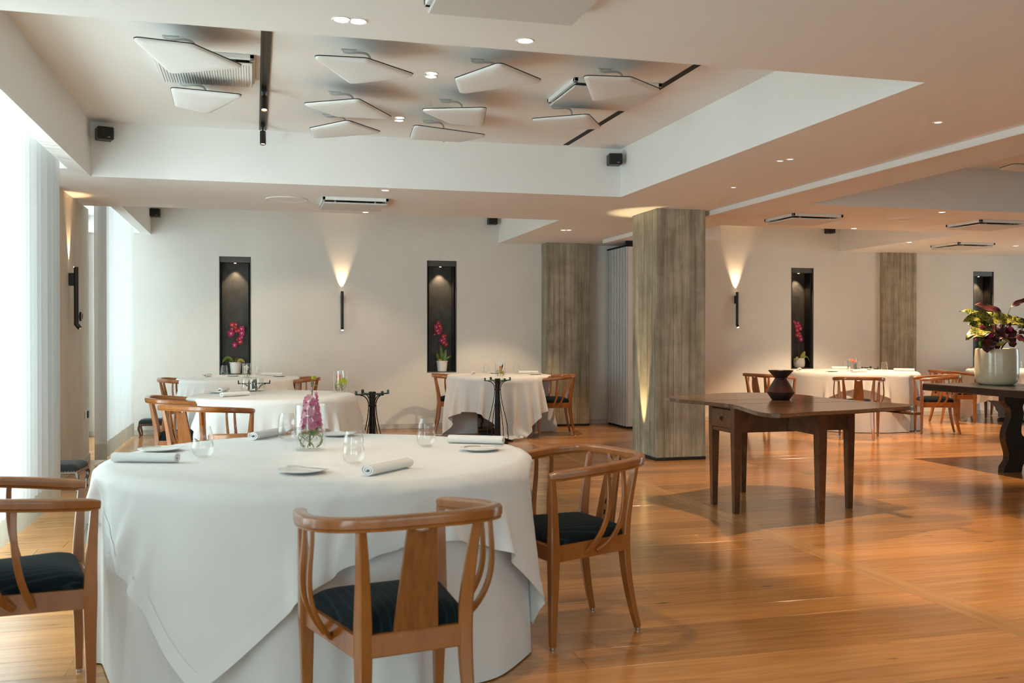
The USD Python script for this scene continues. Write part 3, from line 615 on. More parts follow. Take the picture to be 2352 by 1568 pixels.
# ================================================================ chairs
def pc(parent, name, mesh, *a, **k):
    m = cat(mesh) if isinstance(mesh, list) else mesh.copy(); m.apply_transform(np.diag([1, .93, 1, 1])); return part(parent, name, m, *a, **k)
def make_chair(label, loc, rotz, group=None):
    t = thing('barrel_chair', label, 'chair', loc, rotz, group)
    half = [(0, -.287), (.10, -.284), (.185, -.264), (.247, -.212), (.279, -.12), (.283, -.01), (.270, .10), (.250, .20), (.238, .262)]
    pts = [(-x, y) for x, y in half[:0:-1]] + half
    P = spline([(x, y, .7475 - .0475 * np.clip((y + .3) / .56, 0, 1) ** 1.1) for x, y in pts], 72)
    sec = [(-.016, -.024), (.016, -.024), (.017, -.017), (.0148, -.0145), (.019, -.011), (.0195, .008), (.018, .016), (.012, .022), (0, .0235), (-.012, .022), (-.018, .016), (-.0195, .008), (-.019, -.011), (-.0148, -.0145), (-.017, -.017)]
    sc = [(1.16, .86)] * 72
    for k, v in enumerate(((.7, .56), (1.0, .76), (1.13, .84))): sc[k] = sc[71 - k] = v
    pc(t, 'rail', sweep(P, sec, (0, 0, 1), sc), M['cherry'], 35)
    for s in (-1, 1):
        lp = spline([(s * .172, -.268, .012), (s * .163, -.232, .15), (s * .157, -.208, .30), (s * .156, -.203, .41), (s * .163, -.225, .58), (s * .176, -.256, .732)], 26)
        k = np.interp(np.linspace(0, 1, 26), [0, .35, .5, .6, 1], [.6, .9, 1.0, .98, .56])
        leg = pc(t, 'leg', sweep(lp, rect_sec(.044, .044, .005), (s * .25, 1, 0), k), M['cherry'], 30, 'sabre-curved back leg')
        pc(leg, 'glide', cyl(.011, 0, .014, 16, (s * .172, -.268), .002), M['chrome'])
    for s in (-1, 1):
        fp = spline([(s * .222, .232, .012), (s * .224, .231, .2), (s * .226, .23, .385), (s * .231, .236, .55), (s * .2365, .245, .69)], 24)
        k = np.interp(np.linspace(0, 1, 24), [0, .5, .58, 1], [.58, .98, 1.0, .56])
        leg = pc(t, 'leg', sweep(fp, rect_sec(.044, .046, .006), (0, 1, 0), k), M['cherry'], 30, 'straight front leg rising to the arm')
        pc(leg, 'glide', cyl(.011, 0, .014, 16, (s * .222, .232), .002), M['chrome'])
    fr = [bev(-.205, .205, .218, .243, .352, .418, .004), bev(-.138, .138, -.222, -.196, .352, .418, .004)]
    for s in (-1, 1):
        a, b = np.array([s * .168, -.195]), np.array([s * .222, .212]); d = (b - a) / np.linalg.norm(b - a); n = np.array([-d[1], d[0]]) * .013
        fr.append(hull([(*(p + q), z) for p in (a, b) for q in (n, -n) for z in (.352, .418)]))
    pc(t, 'seat_frame', fr, M['cherry'], 25)
    ol = Polygon([(-.222, .222), (.222, .222), (.165, -.198), (-.165, -.198)])
    def ring(d, z):
        g = (ol.buffer(d) if d >= 0 else ol.buffer(d)).buffer(-.03).buffer(.03, quad_segs=6); L = g.exterior; c0 = L.project(Point(0, 1))
        return [(*L.interpolate((c0 + k / 64 * L.length) % L.length).coords[0], z) for k in range(64)]
    R = [ring(-.004, .405), ring(0, .418), ring(.002, .432), ring(-.006, .448), ring(-.022, .461), ring(-.05, .472), ring(-.09, .480), ring(-.13, .484)]
    V = np.array(sum(R, []) + [(0, .02, .486)]); Fc = []
    for i in range(len(R) - 1):
        for k in range(64): j = (k + 1) % 64; Fc += [(i * 64 + k, i * 64 + j, (i + 1) * 64 + j), (i * 64 + k, (i + 1) * 64 + j, (i + 1) * 64 + k)]
    o = (len(R) - 1) * 64; Fc += [(o + k, o + (k + 1) % 64, len(V) - 1) for k in range(64)]
    m = trimesh.Trimesh(V, Fc, process=False)
    if m.face_normals[-1][2] < 0: m.invert()
    pc(t, 'seat', m, M['fabric'], True)
    # splat between the back legs, hollowed under the rail
    H = .332
    pg = Polygon([(-.068, 0), (.068, 0), (.043, H), (-.043, H)]).difference(Point(0, H + .004).buffer(.030, quad_segs=12))
    o3 = np.array([0, -.207, .412]); ez = np.array([0, -.066, H]); ez /= np.linalg.norm(ez); ex = np.array([1, 0, 0]); ny = np.cross(ez, ex)
    sp = pc(t, 'splat', plane_map(extrude(pg, .012, -.006), o3, ex, ez, np.cross(ex, ez)), M['walnut'], False)
    front = -np.cross(ex, ez) if np.cross(ex, ez)[1] < 0 else np.cross(ex, ez)
    pc(sp, 'inlay_band', plane_map(extrude(sbox(-.019, .035, .019, .30), .0012, 0), o3 + front * .006, ex, ez, front if np.cross(ex, ez) @ front > 0 else -front), M['inlaypale'], False)
    pc(sp, 'inlay_square', [plane_map(extrude(sbox(-.010, h, .010, h + .022), .0012, 0), o3 + front * .0074, ex, ez, front if np.cross(ex, ez) @ front > 0 else -front) for h in (.06, .108, .156, .204, .252)], M['inlay'], False)
    for s in (-1, 1):
        for y0, y1 in ((-.015, .045), (-.100, -.015)):
            x0 = np.interp(y0, [-.12, -.01], [.277, .282])
            q = spline([(s * x0, y0, .730 - .06 * (y0 + .3) / .56 * .6), (s * (x0 + .006), y0 - .002, .62), (s * (x0 + .002), y0 + .012, .51), (s * (x0 - .03), y0 + .035, .43), (s * (np.interp(y1, [-.2, .21], [.170, .222]) + .012), y1, .372)], 20)
            pc(t, 'spindle', sweep(q, rect_sec(.013, .024, .003), (0, 1, .2), np.interp(np.linspace(0, 1, 20), [0, .4, 1], [.8, 1.0, 1.05])), M['cherry'], 30)
    return t
CH = [  # x, y, facing azimuth, label
    (0.415, 2.965, 100, 'cherry barrel-back chair seen from behind at the front of the nearest table'),
    (1.308, 3.985, 195, 'cherry barrel-back chair right of the nearest table, turned to it'),
    (-.80, 3.67, 14, 'cherry barrel-back chair cut by the left picture edge'),
    (0.06, 5.40, 97, 'cherry chair whose rail alone shows above the back edge of the nearest table'),
    (-.35, 7.46, 50, 'cherry barrel-back chair seen from behind between the nearest and second table'),
    (-.585, 8.42, 4, 'cherry barrel-back chair left of the second table'),
    (-.82, 12.0, 0, 'cherry barrel-back chair left of the farthest window table, below the first niche'),
    (.47, 11.92, 184, 'cherry barrel-back chair right of the farthest window table'),
    (2.49, 12.32, -8, 'cherry barrel-back chair left of the small round table, under the second niche'),
    (3.67, 11.76, 172, 'cherry barrel-back chair right of the small round table, before the far pillar'),
    (6.55, 11.45, 14, 'cherry barrel-back chair half hidden by the red vase'),
    (7.14, 10.34, 55, 'cherry barrel-back chair seen squarely from behind at the right-hand table'),
    (8.44, 10.57, 152, 'cherry barrel-back chair standing sideways right of the right-hand table'),
    (9.72, 11.84, -12, 'cherry barrel-back chair behind the sideways one, turned to the far-right table'),
    (10.98, 12.52, 262, 'cherry chair mostly hidden behind the console and the far-right table')]
chair0 = make_chair(CH[0][3], (CH[0][0], CH[0][1], 0), CH[0][2] - 90)
for x, y, a, l in CH[1:]: dup(chair0, (x, y, 0), a - 90, l)

# ================================================================ tables and cloths
TABLES = {'T1': (.285, 4.21, .885, .757), 'T2': (.145, 8.52, .69, .757), 'T3': (-.188, 12.02, .72, .757), 'T4': (3.03, 12.05, .703, .752), 'T5': (7.98, 11.68, .83, .770), 'T6': (10.85, 11.85, .70, .757)}
TL = {'T1': 'nearest round table under floor-length white cloths', 'T2': 'second round table, behind the nearest one', 'T3': 'farthest window table, below the first niche', 'T4': 'small round table beside the far pillar',
      'T5': 'round table of the right-hand room, behind the drop-leaf table', 'T6': 'table at the far right behind the console'}
def table(k):
    x, y, R, z = TABLES[k]
    t = thing('round_table', TL[k], 'table', (x, y, 0))
    part(t, 'tabletop', cyl(R - .03, z - .045, z - .016, 64, b=.004), M['tabletop'])
    part(t, 'column', lathe([(.045, .03), (.045, z - .06), (.12, z - .045), (0, z - .045)], 28), M['pedestal'])
    part(t, 'base', cyl(.26, 0, .03, 40, b=.008), M['pedestal'])
for k in TABLES: table(k)

def drape(R, half, n, seed=0, under=None, steps=230, iters=10, zt=.75):
    """A square cloth of half-side 'half' falling over a round top of radius R at height 0; under(depth): radius of what hangs beneath."""
    rg = np.random.default_rng(seed)
    g = np.linspace(-half, half, n); h = g[1] - g[0]
    X, Y = np.meshgrid(g, g, indexing='ij'); P = np.stack([X, Y, np.zeros_like(X)], -1)
    r0 = np.hypot(X, Y); out = np.maximum(r0 - R, 0)
    k = np.where(out > 0, (R + out * .55) / np.maximum(r0, 1e-6), 1.0)
    P[..., 0] *= k; P[..., 1] *= k; P[..., 2] = -out * .75
    P += rg.normal(0, .0016, P.shape); Q = P.copy(); rr = .012
    fam = [(slice(None, -1), slice(None), slice(1, None), slice(None), h, .5), (slice(None), slice(None, -1), slice(None), slice(1, None), h, .5),
           (slice(None, -1), slice(None, -1), slice(1, None), slice(1, None), h * 2 ** .5, .22), (slice(None, -1), slice(1, None), slice(1, None), slice(None, -1), h * 2 ** .5, .22),
           (slice(None, -2), slice(None), slice(2, None), slice(None), 2 * h, .10), (slice(None), slice(None, -2), slice(None), slice(2, None), 2 * h, .10)]
    inner = r0 < R * .8
    for st in range(steps):
        V = (P - Q) * .975; Q = P.copy(); P = P + V; P[..., 2] -= 9.8 * .011 ** 2
        for it in range(iters):
            for a, b, c, d, L, kk in fam:
                A, B = P[a, b], P[c, d]; D = B - A; ln = np.linalg.norm(D, axis=-1, keepdims=True)
                C = D * (kk * (1 - L / np.maximum(ln, 1e-9)) * .5)
                P[a, b] += C; P[c, d] -= C
        r = np.hypot(P[..., 0], P[..., 1]); dirx, diry = P[..., 0] / np.maximum(r, 1e-6), P[..., 1] / np.maximum(r, 1e-6)
        on = r <= R - rr
        P[..., 2] = np.where(on, 0.0, P[..., 2]) if st < 40 else np.where(on, np.maximum(P[..., 2], 0), P[..., 2])
        # rounded rim
        ed = (r > R - rr) & (P[..., 2] > -rr); cx = R - rr
        dr, dz = r - cx, P[..., 2] + rr; dd = np.hypot(dr, dz); push = ed & (dd < rr)
        s = np.where(push, rr / np.maximum(dd, 1e-6), 1.0)
        nr = np.where(push, cx + dr * s, r); P[..., 2] = np.where(push, -rr + dz * s, P[..., 2])
        lim = R if under is None else under(-P[..., 2])
        low = P[..., 2] <= -rr
        hit = low & (nr < lim); nr = np.where(hit, lim, nr)
        P[..., 0] = dirx * nr; P[..., 1] = diry * nr
        Q = np.where(hit[..., None], P - (P - Q) * .5, Q)
        P[inner] = np.stack([X[inner], Y[inner], np.zeros(inner.sum())], -1)
        P[..., 2] = np.maximum(P[..., 2], -zt + .006)
    return P
def grid_quads(n, m): return np.array([(i * m + j, (i + 1) * m + j, (i + 1) * m + j + 1, i * m + j + 1) for i in range(n - 1) for j in range(m - 1)])
def chair_push(V, chairs, c, ztop):
    """Cloth yields to a chair pushed in: points inside the chair's footprint move to its front edge."""
    V = V.copy()
    for x, y, a, _ in chairs:
        if math.hypot(x - c[0], y - c[1]) > 1.6: continue
        f = np.array([math.cos(math.radians(a)), math.sin(math.radians(a))]); l = np.array([-f[1], f[0]])
        d = V[:, :2] - [x, y]; u, v = d @ l, d @ f
        k = np.clip((.36 - abs(u)) / .10, 0, 1); k = k * k * (3 - 2 * k); zz = np.clip((ztop - .035 - V[:, 2]) / .05, 0, 1)
        lim = .30 - .5 * (1 - k)
        move = np.where((v < lim) & (v > -.6), lim - v, 0) * k * zz
        V[:, :2] += np.outer(move, f)
    return V
def skirt_mesh(k, seed, n_f=13, amp=.034, flare=.045):
    """Floor-length round undercloth with soft folds."""
    x, y, R, z = TABLES[k]; rg = np.random.default_rng(seed); n, m = 260, 22
    th = np.linspace(0, 2 * np.pi, n, endpoint=False)
    ph = rg.uniform(0, 6.28, 4); mod = .75 + .35 * np.sin(3 * th + ph[0]) + .2 * np.sin(5 * th + ph[1])
    fold = np.sin(n_f * th + 1.1 * np.sin(2 * th + ph[2]) + .8 * np.sin(3 * th + ph[3]))
    fold = np.where(fold > 0, fold ** .8 if False else fold, fold * .8)
    V = []
    for t in np.r_[0, .01, .03, np.linspace(.06, 1, m - 3)]:
        r = R - .022 * (t == 0) - .006 + flare * t + amp * np.minimum(t * 1.6, 1) ** 1.2 * (fold * mod + .35) * (.35 + .65 * t)
        V.append(np.stack([x + r * np.cos(th), y + r * np.sin(th), np.full(n, (z - .014) * (1 - t) + .006 * t)], 1))
    V = np.concatenate(V); Qd = [(i * n + j, (i + 1) * n + j, (i + 1) * n + (j + 1) % n, i * n + (j + 1) % n) for i in range(m - 1) for j in range(n)]
    return chair_push(V, CH, (x, y), z), np.array(Qd), 'sub'
for k, sd in (('T1', 3), ('T2', 4), ('T3', 5), ('T5', 6)):
    solo('undercloth', skirt_mesh(k, sd), M['linen'], 'floor-length white undercloth of the ' + TL[k].split(' under')[0], 'tablecloth')
NB = 79
base_over = drape(.897, 1.065, NB, 5, under=lambda d: .897 + .012 + .105 * np.clip(d / .75, 0, 1), zt=.75)
base_small = drape(.703, 1.06, 75, 9, under=None, zt=.748)
def overlay(k, base, Rb, yaw, label, hem=True):
    x, y, R, z = TABLES[k]; n = base.shape[0]; s = (R + .012) / Rb if base is base_over else R / Rb
    V = base.reshape(-1, 3) * [s, s, 1]; a = math.radians(yaw); c, sn = math.cos(a), math.sin(a)
    V = np.stack([x + V[:, 0] * c - V[:, 1] * sn, y + V[:, 0] * sn + V[:, 1] * c, z + .002 + V[:, 2]], 1)
    if base is base_over:      # corners a little shorter, soft vertical folds growing downwards
        d = z + .002 - V[:, 2]; d = np.where(d > .24, .24 + (d - .24) * .80, d); V[:, 2] = z + .002 - d
        th = np.arctan2(V[:, 1] - y, V[:, 0] - x); ph = yaw * .37
        fo = .5 + .5 * np.sin(15 * th + 1.5 * np.sin(2 * th + ph) + .9 * np.sin(5 * th - ph)); fo = fo * (.55 + .45 * np.sin(3 * th + 2 * ph))
        rr = np.clip(d / .28, 0, 1) ** .8 * .030 * fo; V[:, 0] += rr * np.cos(th); V[:, 1] += rr * np.sin(th)
    V[:, 2] = np.maximum(V[:, 2], .006)
    V = chair_push(V, CH, (x, y), z)
    t = thing('tablecloth', label, 'tablecloth')
    part(t, 'cloth', (V, grid_quads(n, n), 'sub'), M['linen'])
    # stitched hem: a narrow doubled band just proud of the cloth
    G = V.reshape(n, n, 3); N = np.cross(np.gradient(G, axis=0), np.gradient(G, axis=1)); N /= np.linalg.norm(N, axis=-1, keepdims=True) + 1e-9
    rad = G - [x, y, z - .3]; sg = np.sign((N * rad).sum(-1, keepdims=True)).mean(); O = G + N * (.0016 * (1 if sg > 0 else -1))
    Vh, Qh, o = [], [], 0
    for A in (O[:3, :], O[-3:, :], O[:, :3].transpose(1, 0, 2), O[:, -3:].transpose(1, 0, 2)):
        A = A.copy(); Vh.append(A.reshape(-1, 3)); Qh.append(grid_quads(3, n) + o); o += 3 * n
    part(t, 'hem', (np.vstack(Vh), np.vstack(Qh), 'sub'), M['linen2'])
    return t
overlay('T1', base_over, .897, 63 - 45, 'square white top cloth with hanging corners on the nearest table')
overlay('T2', base_over, .897, 20, 'square white top cloth on the second table, behind the nearest one')
overlay('T3', base_over, .897, 50, 'square white top cloth on the farthest window table, below the first niche')
overlay('T5', base_over, .897, 285 - 45, 'square white top cloth on the right-hand table behind the drop-leaf table')
overlay('T4', base_small, .703, 271 - 45, 'single white cloth with pointed hanging corners on the small table beside the far pillar')
overlay('T6', base_small, .703, 205, 'white cloth of the table at the far right, one corner hanging to the floor')

# ================================================================ tableware
def tz(k): return TABLES[k][3] + .0045
GP = [(0, .002), (.014, .0005), (.020, 0), (.030, .006), (.0405, .020), (.0445, .036), (.0430, .052), (.0395, .066), (.0390, .074), (.0400, .084), (.0392, .096), (.0360, .110), (.0325, .122), (.0305, .129)]
GI = [(r - .0012, h + .0004) for r, h in GP[::-1]]; GI = [(r, h) for r, h in GI if h > .006] + [(0, .0075)]
GLASS = lathe(GP + [(.0300, .1302), (.0293, .1296)] + GI[1:], 40)
glass0 = [None]
def wine_glass(x, y, z, label):
    if glass0[0] is None:
        t = thing('wine_glass', label, 'glass', (x, y, z)); part(t, 'bowl', GLASS, M['glass'], 40)
        glass0[0] = t; return t
    return dup(glass0[0], (x, y, z), 0, label)
plate0 = [None]
def knife_mesh():
    h = sweep(spline([(-.085, 0, .009), (-.05, 0, .0115), (-.01, 0, .0095)], 10), circ(.0046, 12, .0032), (0, 0, 1), np.linspace(1.15, .75, 10))
    b = extrude(Polygon([(-.012, -.004), (.03, -.007), (.075, -.0078), (.094, -.003), (.098, .003), (.06, .0052), (-.012, .003)]), .0014, .0082)
    return h, b
def plate(x, y, z, rz, label):
    if plate0[0] is None:
        t = thing('side_plate', label, 'plate', (x, y, z), rz)
        part(t, 'dish', lathe([(0, .0015), (.05, .0015), (.052, 0), (.056, .001), (.062, .004), (.088, .0095), (.092, .0115), (.090, .0128), (.086, .0118), (.062, .0066), (.055, .0045), (0, .0042)], 56), M['porcelain'], 40)
        plate0[0] = t; return t
    return dup(plate0[0], (x, y, z), rz, label)
knife0 = [None]
def knife(x, y, z, rz, label):
    if knife0[0] is None:
        t = thing('butter_knife', label, 'knife', (x, y, z), rz); h, b = knife_mesh()
        part(t, 'handle', h, M['steel']); part(t, 'blade', b, M['steel']); knife0[0] = t; return t
    return dup(knife0[0], (x, y, z), rz, label)
def napkin_mesh(L):
    a = np.linspace(0, 2 * np.pi * 2.1, 90); r = .0065 + .0165 * a / a[-1]
    core = LineString(np.stack([r * np.cos(a) * 1.22, r * np.sin(a) * .82], 1)).buffer(.0028, quad_segs=3)
    m = trimesh.creation.extrude_polygon(core, L, engine='earcut'); m = xform(m, (90, 0, 90), (-L / 2, 0, 0))
    v = m.vertices.copy(); v[:, 2] -= v[:, 2].min(); m.vertices = v
    return m
nap0 = [None]
def napkin(x, y, z, rz, label):
    if nap0[0] is None:
        t = thing('napkin', label, 'napkin', (x, y, z), rz); m = napkin_mesh(.265)
        part(t, 'roll', m, M['linen'], 35)
        part(t, 'hem', xform(bev(-.131, .131, -.005, .006, 0, .0016, .0006), (0, 0, 0), (0, .0005, m.bounds[1][2] - .0004)), M['linen2'], False)
        nap0[0] = t; return t
    return dup(nap0[0], (x, y, z), rz, label)
def vase(x, y, z, label, h=.18, r=.060):
    t = thing('glass_vase', label, 'vase', (x, y, z))
    part(t, 'cylinder', lathe([(0, 0), (r - .003, 0), (r, .003), (r, h - .002), (r - .0015, h), (r - .003, h - .002), (r - .003, .010), (0, .010)], 48), M['glass'], 40)
    return t
def grass_loops(t, n, r, h, seed, z0=.012):
    g = np.random.default_rng(seed)
    for k in range(n):
        a = g.uniform(0, 6.28); s = g.choice([-1, 1]); k2 = g.uniform(.6, 1.0) * h
        u = np.linspace(0, 1, 22); th = a + s * u * g.uniform(2.0, 3.6); rr = (r - .006) * (.55 + .45 * np.sin(u * np.pi) ** .4)
        zz = z0 + k2 * (np.sin(u * np.pi * g.uniform(.75, 1.0)))
        part(t, 'grass_blade', tube(np.stack([rr * np.cos(th), rr * np.sin(th), zz], 1), .0017, 6, np.linspace(1.1, .6, 22)), M['grass'])
def flower(R, n, cup, seed, w=.62):
    """Petals as one mesh, facing +z."""
    g = np.random.default_rng(seed); out = []
    for k in range(n):
        a = 2 * np.pi * k / n + g.uniform(-.12, .12); L = R * g.uniform(.88, 1.08); V, Fc = [], []
        for i, u in enumerate(np.linspace(.05, 1, 7)):
            ww = L * w * math.sin(math.pi * min(1, .12 + .80 * u)) ** .8 * .6
            for j, v in enumerate((-1, -.5, 0, .5, 1)):
                V.append((u * L, v * ww, cup * L * (u ** 2) + .10 * L * abs(v) ** 1.5 + .03 * L * math.sin(5 * u + 3 * v + k)))
        for i in range(6):
            for j in range(4): Fc += [(i * 5 + j, i * 5 + j + 1, (i + 1) * 5 + j + 1), (i * 5 + j, (i + 1) * 5 + j + 1, (i + 1) * 5 + j)]
        out.append(xform(trimesh.Trimesh(V, Fc, process=False), (0, 0, math.degrees(a))))
    return cat(out)
def facing(m, d, pos, spin=0.0):
    z = np.asarray(d, float); z /= np.linalg.norm(z); x = np.cross((0, .02, 1), z); x /= np.linalg.norm(x); y = np.cross(z, x)
    m = xform(m, (0, 0, spin)); return plane_map(m, np.asarray(pos, float), x, y, z)
def leaf_mesh(base, mid, tip, width, ruffle=.0, seed=0, n=14, fold=.25, upv=(0, -.75, .65)):
    P = spline([base, mid, tip], n); g = np.random.default_rng(seed); ph = g.uniform(0, 6)
    V, Fc = [], []; T = np.gradient(P, axis=0)
    for i in range(n):
        u = i / (n - 1); t = T[i] / np.linalg.norm(T[i]); s = np.cross(t, upv); s /= np.linalg.norm(s) + 1e-9; nn = np.cross(s, t)
        w = width * (math.sin(math.pi * min(1, u ** .85)) ** .75) * .5 + .0006
        for v in (-1, -.66, -.33, 0, .33, .66, 1):
            V.append(P[i] + s * v * w + nn * (abs(v) * w * fold + ruffle * width * math.sin(13 * u + ph + 1.6 * v) * abs(v)))
    for i in range(n - 1):
        for j in range(6): Fc += [(i * 7 + j, i * 7 + j + 1, (i + 1) * 7 + j + 1), (i * 7 + j, (i + 1) * 7 + j + 1, (i + 1) * 7 + j)]
    return trimesh.Trimesh(V, Fc, process=False)

Z = tz('T1')
v = vase(.238, 4.37, Z, 'tall glass vase with a pink delphinium spike on the nearest table', .20, .066)
part(v, 'stem', tube(spline([(-.004, 0, .014), (-.002, .002, .12), (.004, .0, .22), (.012, .004, .315)], 24), .0036, 8, np.linspace(1.25, .5, 24)), M['stem'])
g = np.random.default_rng(3)
for k in range(30):
    zz = .098 + .145 * (k / 30) ** 1.05; a = k * 2.4; rr = .034 * (1 - .55 * (k / 30)) + .006
    fl = flower(.023 * (1 - .30 * k / 30), 5, .32, k, .75)
    part(v, 'floret', facing(fl, (math.cos(a), math.sin(a), .25), (rr * math.cos(a) + .002, rr * math.sin(a), zz), g.uniform(0, 90)), M['pink'] if k % 4 else M['pinkpale'], True)
for k in range(6):
    zz = .25 + .011 * k; a = k * 2.1; part(v, 'bud', xform(trimesh.creation.icosphere(2, .006 - .0004 * k), (0, 0, 0), (.011 + .014 * math.cos(a), .012 * math.sin(a), zz)), M['pinkpale'] if k < 3 else M['stem'])
part(v, 'tip', xform(trimesh.creation.icosphere(2, .009), (0, 0, 0), (.013, .004, .318), None), M['lime'])
part(v, 'leaf', leaf_mesh((.0, -.003, .06), (.008, -.022, .085), (.012, -.02, .055), .03, seed=1), M['leaf'], True); part(v, 'leaf', leaf_mesh((.0, 0, .1), (.012, -.03, .10), (.02, -.038, .065), .034, seed=2), M['leaf'], True)
grass_loops(v, 9, .062, .085, 5)
for x, y, l in ((-.21, 4.205, 'stemless wine glass left of centre on the nearest table'), (.148, 4.80, 'stemless wine glass left of the delphinium vase, at the back of the nearest table'),
                (.375, 3.835, 'stemless wine glass front centre on the nearest table'), (.752, 4.34, 'stemless wine glass at the right of the nearest table')): wine_glass(x, y, Z, l)
for x, y, rz, kr, l in ((-.405, 4.49, 5, 0, 'at the left of the nearest table'), (.40, 4.94, 60, 160, 'behind the delphinium vase'), (.168, 3.655, 20, -40, 'at the front of the nearest table'), (.955, 4.15, 0, 4, 'at the right of the nearest table')):
    plate(x, y, Z, rz, 'white side plate ' + l); knife(x + .015, y, Z + .0075, kr, 'steel butter knife across the side plate ' + l)
for x, y, rz, l in ((-.425, 4.11, -20, 'rolled white napkin at the left edge of the nearest table'), (.06, 4.955, 58, 'rolled white napkin left of the rear glass on the nearest table'), (.48, 3.60, 48, 'rolled white napkin at the front of the nearest table, right of the front glass'), (1.0, 4.42, -28, 'rolled white napkin behind the right side plate on the nearest table')): napkin(x, y, Z, rz, l)

Z = tz('T2')
v = vase(.735, 8.69, Z, 'glass vase with a lime-green anthurium at the right edge of the second table', .19, .064)
grass_loops(v, 8, .058, .075, 8)
part(v, 'spathe', facing(flower(.05, 1, .1, 4, 1.3), (.3, -1, .25), (.005, -.01, .10), 200), M['lime'], True)
part(v, 'spathe', facing(flower(.046, 1, .2, 6, 1.3), (.1, -1, .1), (.012, -.02, .085), 40), M['lime'], True)
part(v, 'spathe', facing(flower(.06, 1, .25, 5, .55), (.2, -1, .1), (-.012, .0, .105), 100), M['peach'], True)
part(v, 'stem', tube([(.01, 0, .012), (.012, -.01, .05), (.008, -.008, .10)], .0022, 8), M['stem'])
for x, y, l in ((-.085, 8.90, 'left one of the crowded wine glasses on the second table'), (-.02, 8.64, 'middle one of the crowded wine glasses on the second table'), (.035, 8.73, 'right one of the crowded wine glasses on the second table')): wine_glass(x, y, Z, l)
plate(-.31, 8.84, Z, 0, 'side plate under a small rolled napkin on the second table'); napkin(-.27, 8.85, Z + .0115, 78, 'small napkin roll lying on a side plate of the second table')
plate(-.01, 9.06, Z, 0, 'side plate behind the crowded glasses on the second table'); napkin(-.16, 8.33, Z, 38, 'long rolled napkin at the front left of the second table')

Z = tz('T3')
v = vase(-.09, 11.95, Z, 'glass vase with a white orchid and curling stems on the farthest window table', .17, .058)
grass_loops(v, 7, .054, .13, 12)
part(v, 'blossom', facing(flower(.034, 5, .15, 9, .8), (.2, -1, .1), (-.012, -.01, .115), 10), M['cream'], True); part(v, 'blossom', facing(flower(.026, 5, .15, 10, .8), (-.2, -1, .2), (-.018, -.005, .07), 40), M['cream'], True)
for x, y, l in ((-.37, 12.50, 'wine glass before the orchid pot on the farthest window table'), (.04, 12.32, 'wine glass right of the vase on the farthest window table')): wine_glass(x, y, Z, l)
plate(-.26, 12.36, Z, 0, 'side plate in the middle of the farthest window table'); plate(.28, 12.12, Z, 0, 'side plate at the right of the farthest window table')
napkin(-.56, 12.32, Z, 80, 'napkin roll seen end-on at the left of the farthest window table'); napkin(.2, 12.40, Z, -12, 'napkin roll behind the right plate of the farthest window table')

Z = tz('T4')
v = vase(2.90, 11.47, Z, 'glass vase with a pink and lime flower on the small table beside the far pillar', .175, .064)
grass_loops(v, 8, .058, .07, 15)
part(v, 'spathe', facing(flower(.05, 1, .2, 11, .8), (.2, -1, .2), (.012, -.01, .085), 120), M['peach'], True); part(v, 'spathe', facing(flower(.04, 1, .1, 12, 1.2), (.2, -1, .2), (.022, -.012, .07), 220), M['lime'], True)
part(v, 'leaf', leaf_mesh((.015, 0, .08), (.025, 0, .12), (.035, -.005, .155), .018, seed=4), M['calatheadark'], True)
for x, y, l in ((2.937, 12.36, 'wine glass left of the vase on the small table beside the far pillar'), (3.32, 12.27, 'wine glass right of the vase on the small table beside the far pillar')): wine_glass(x, y, Z, l)
napkin(2.765, 12.36, Z, 78, 'napkin roll seen end-on at the left of the small table'); napkin(3.50, 12.32, Z, -16, 'napkin roll right of the glasses on the small table')
plate(3.52, 12.04, Z, 0, 'side plate at the right of the small table'); knife(3.53, 12.04, Z + .0075, 5, 'butter knife on the side plate of the small table')
plate(3.09, 12.52, Z, 0, 'side plate behind the vase on the small table')

Z = tz('T5')
v = vase(7.935, 11.64, Z, 'glass vase with a coral gerbera on the right-hand table', .17, .066)
part(v, 'stem', tube(spline([(.01, 0, .012), (.02, -.01, .06), (.0, -.005, .125)], 12), .0026, 8), M['stem'])
part(v, 'bloom', facing(cat([flower(.056, 16, .15, 14, .28), xform(flower(.045, 14, .3, 15, .28), (0, 0, 10), (0, 0, .004))]), (.1, -.45, 1), (.0, -.005, .128)), M['peach'], True)
part(v, 'leaf', leaf_mesh((.03, 0, .02), (.045, 0, .07), (.05, .01, .12), .03, seed=7), M['leaf'], True)
for x, y, l in ((7.557, 11.91, 'wine glass at the left of the right-hand table'), (8.265, 11.39, 'wine glass at the right of the right-hand table'), (8.25, 12.25, 'wine glass half hidden behind the gerbera vase'), (7.90, 11.47, 'wine glass in front of the gerbera vase')): wine_glass(x, y, Z, l)
for x, y, rz, l in ((7.32, 11.96, 60, 'napkin roll at the far left of the right-hand table'), (8.57, 11.38, -48, 'napkin roll at the far right of the right-hand table'), (7.76, 11.24, 14, 'napkin roll at the front of the right-hand table, before the vase'), (8.20, 12.31, -15, 'napkin roll behind the gerbera vase')): napkin(x, y, Z, rz, l)
for x, y, l in ((7.50, 11.44, 'side plate at the front left of the right-hand table'), (8.42, 12.0, 'side plate at the back of the right-hand table')): plate(x, y, Z, 0, l)
wine_glass(10.80, 11.75, tz('T6'), 'wine glass on the far-right table behind the big plant pot')

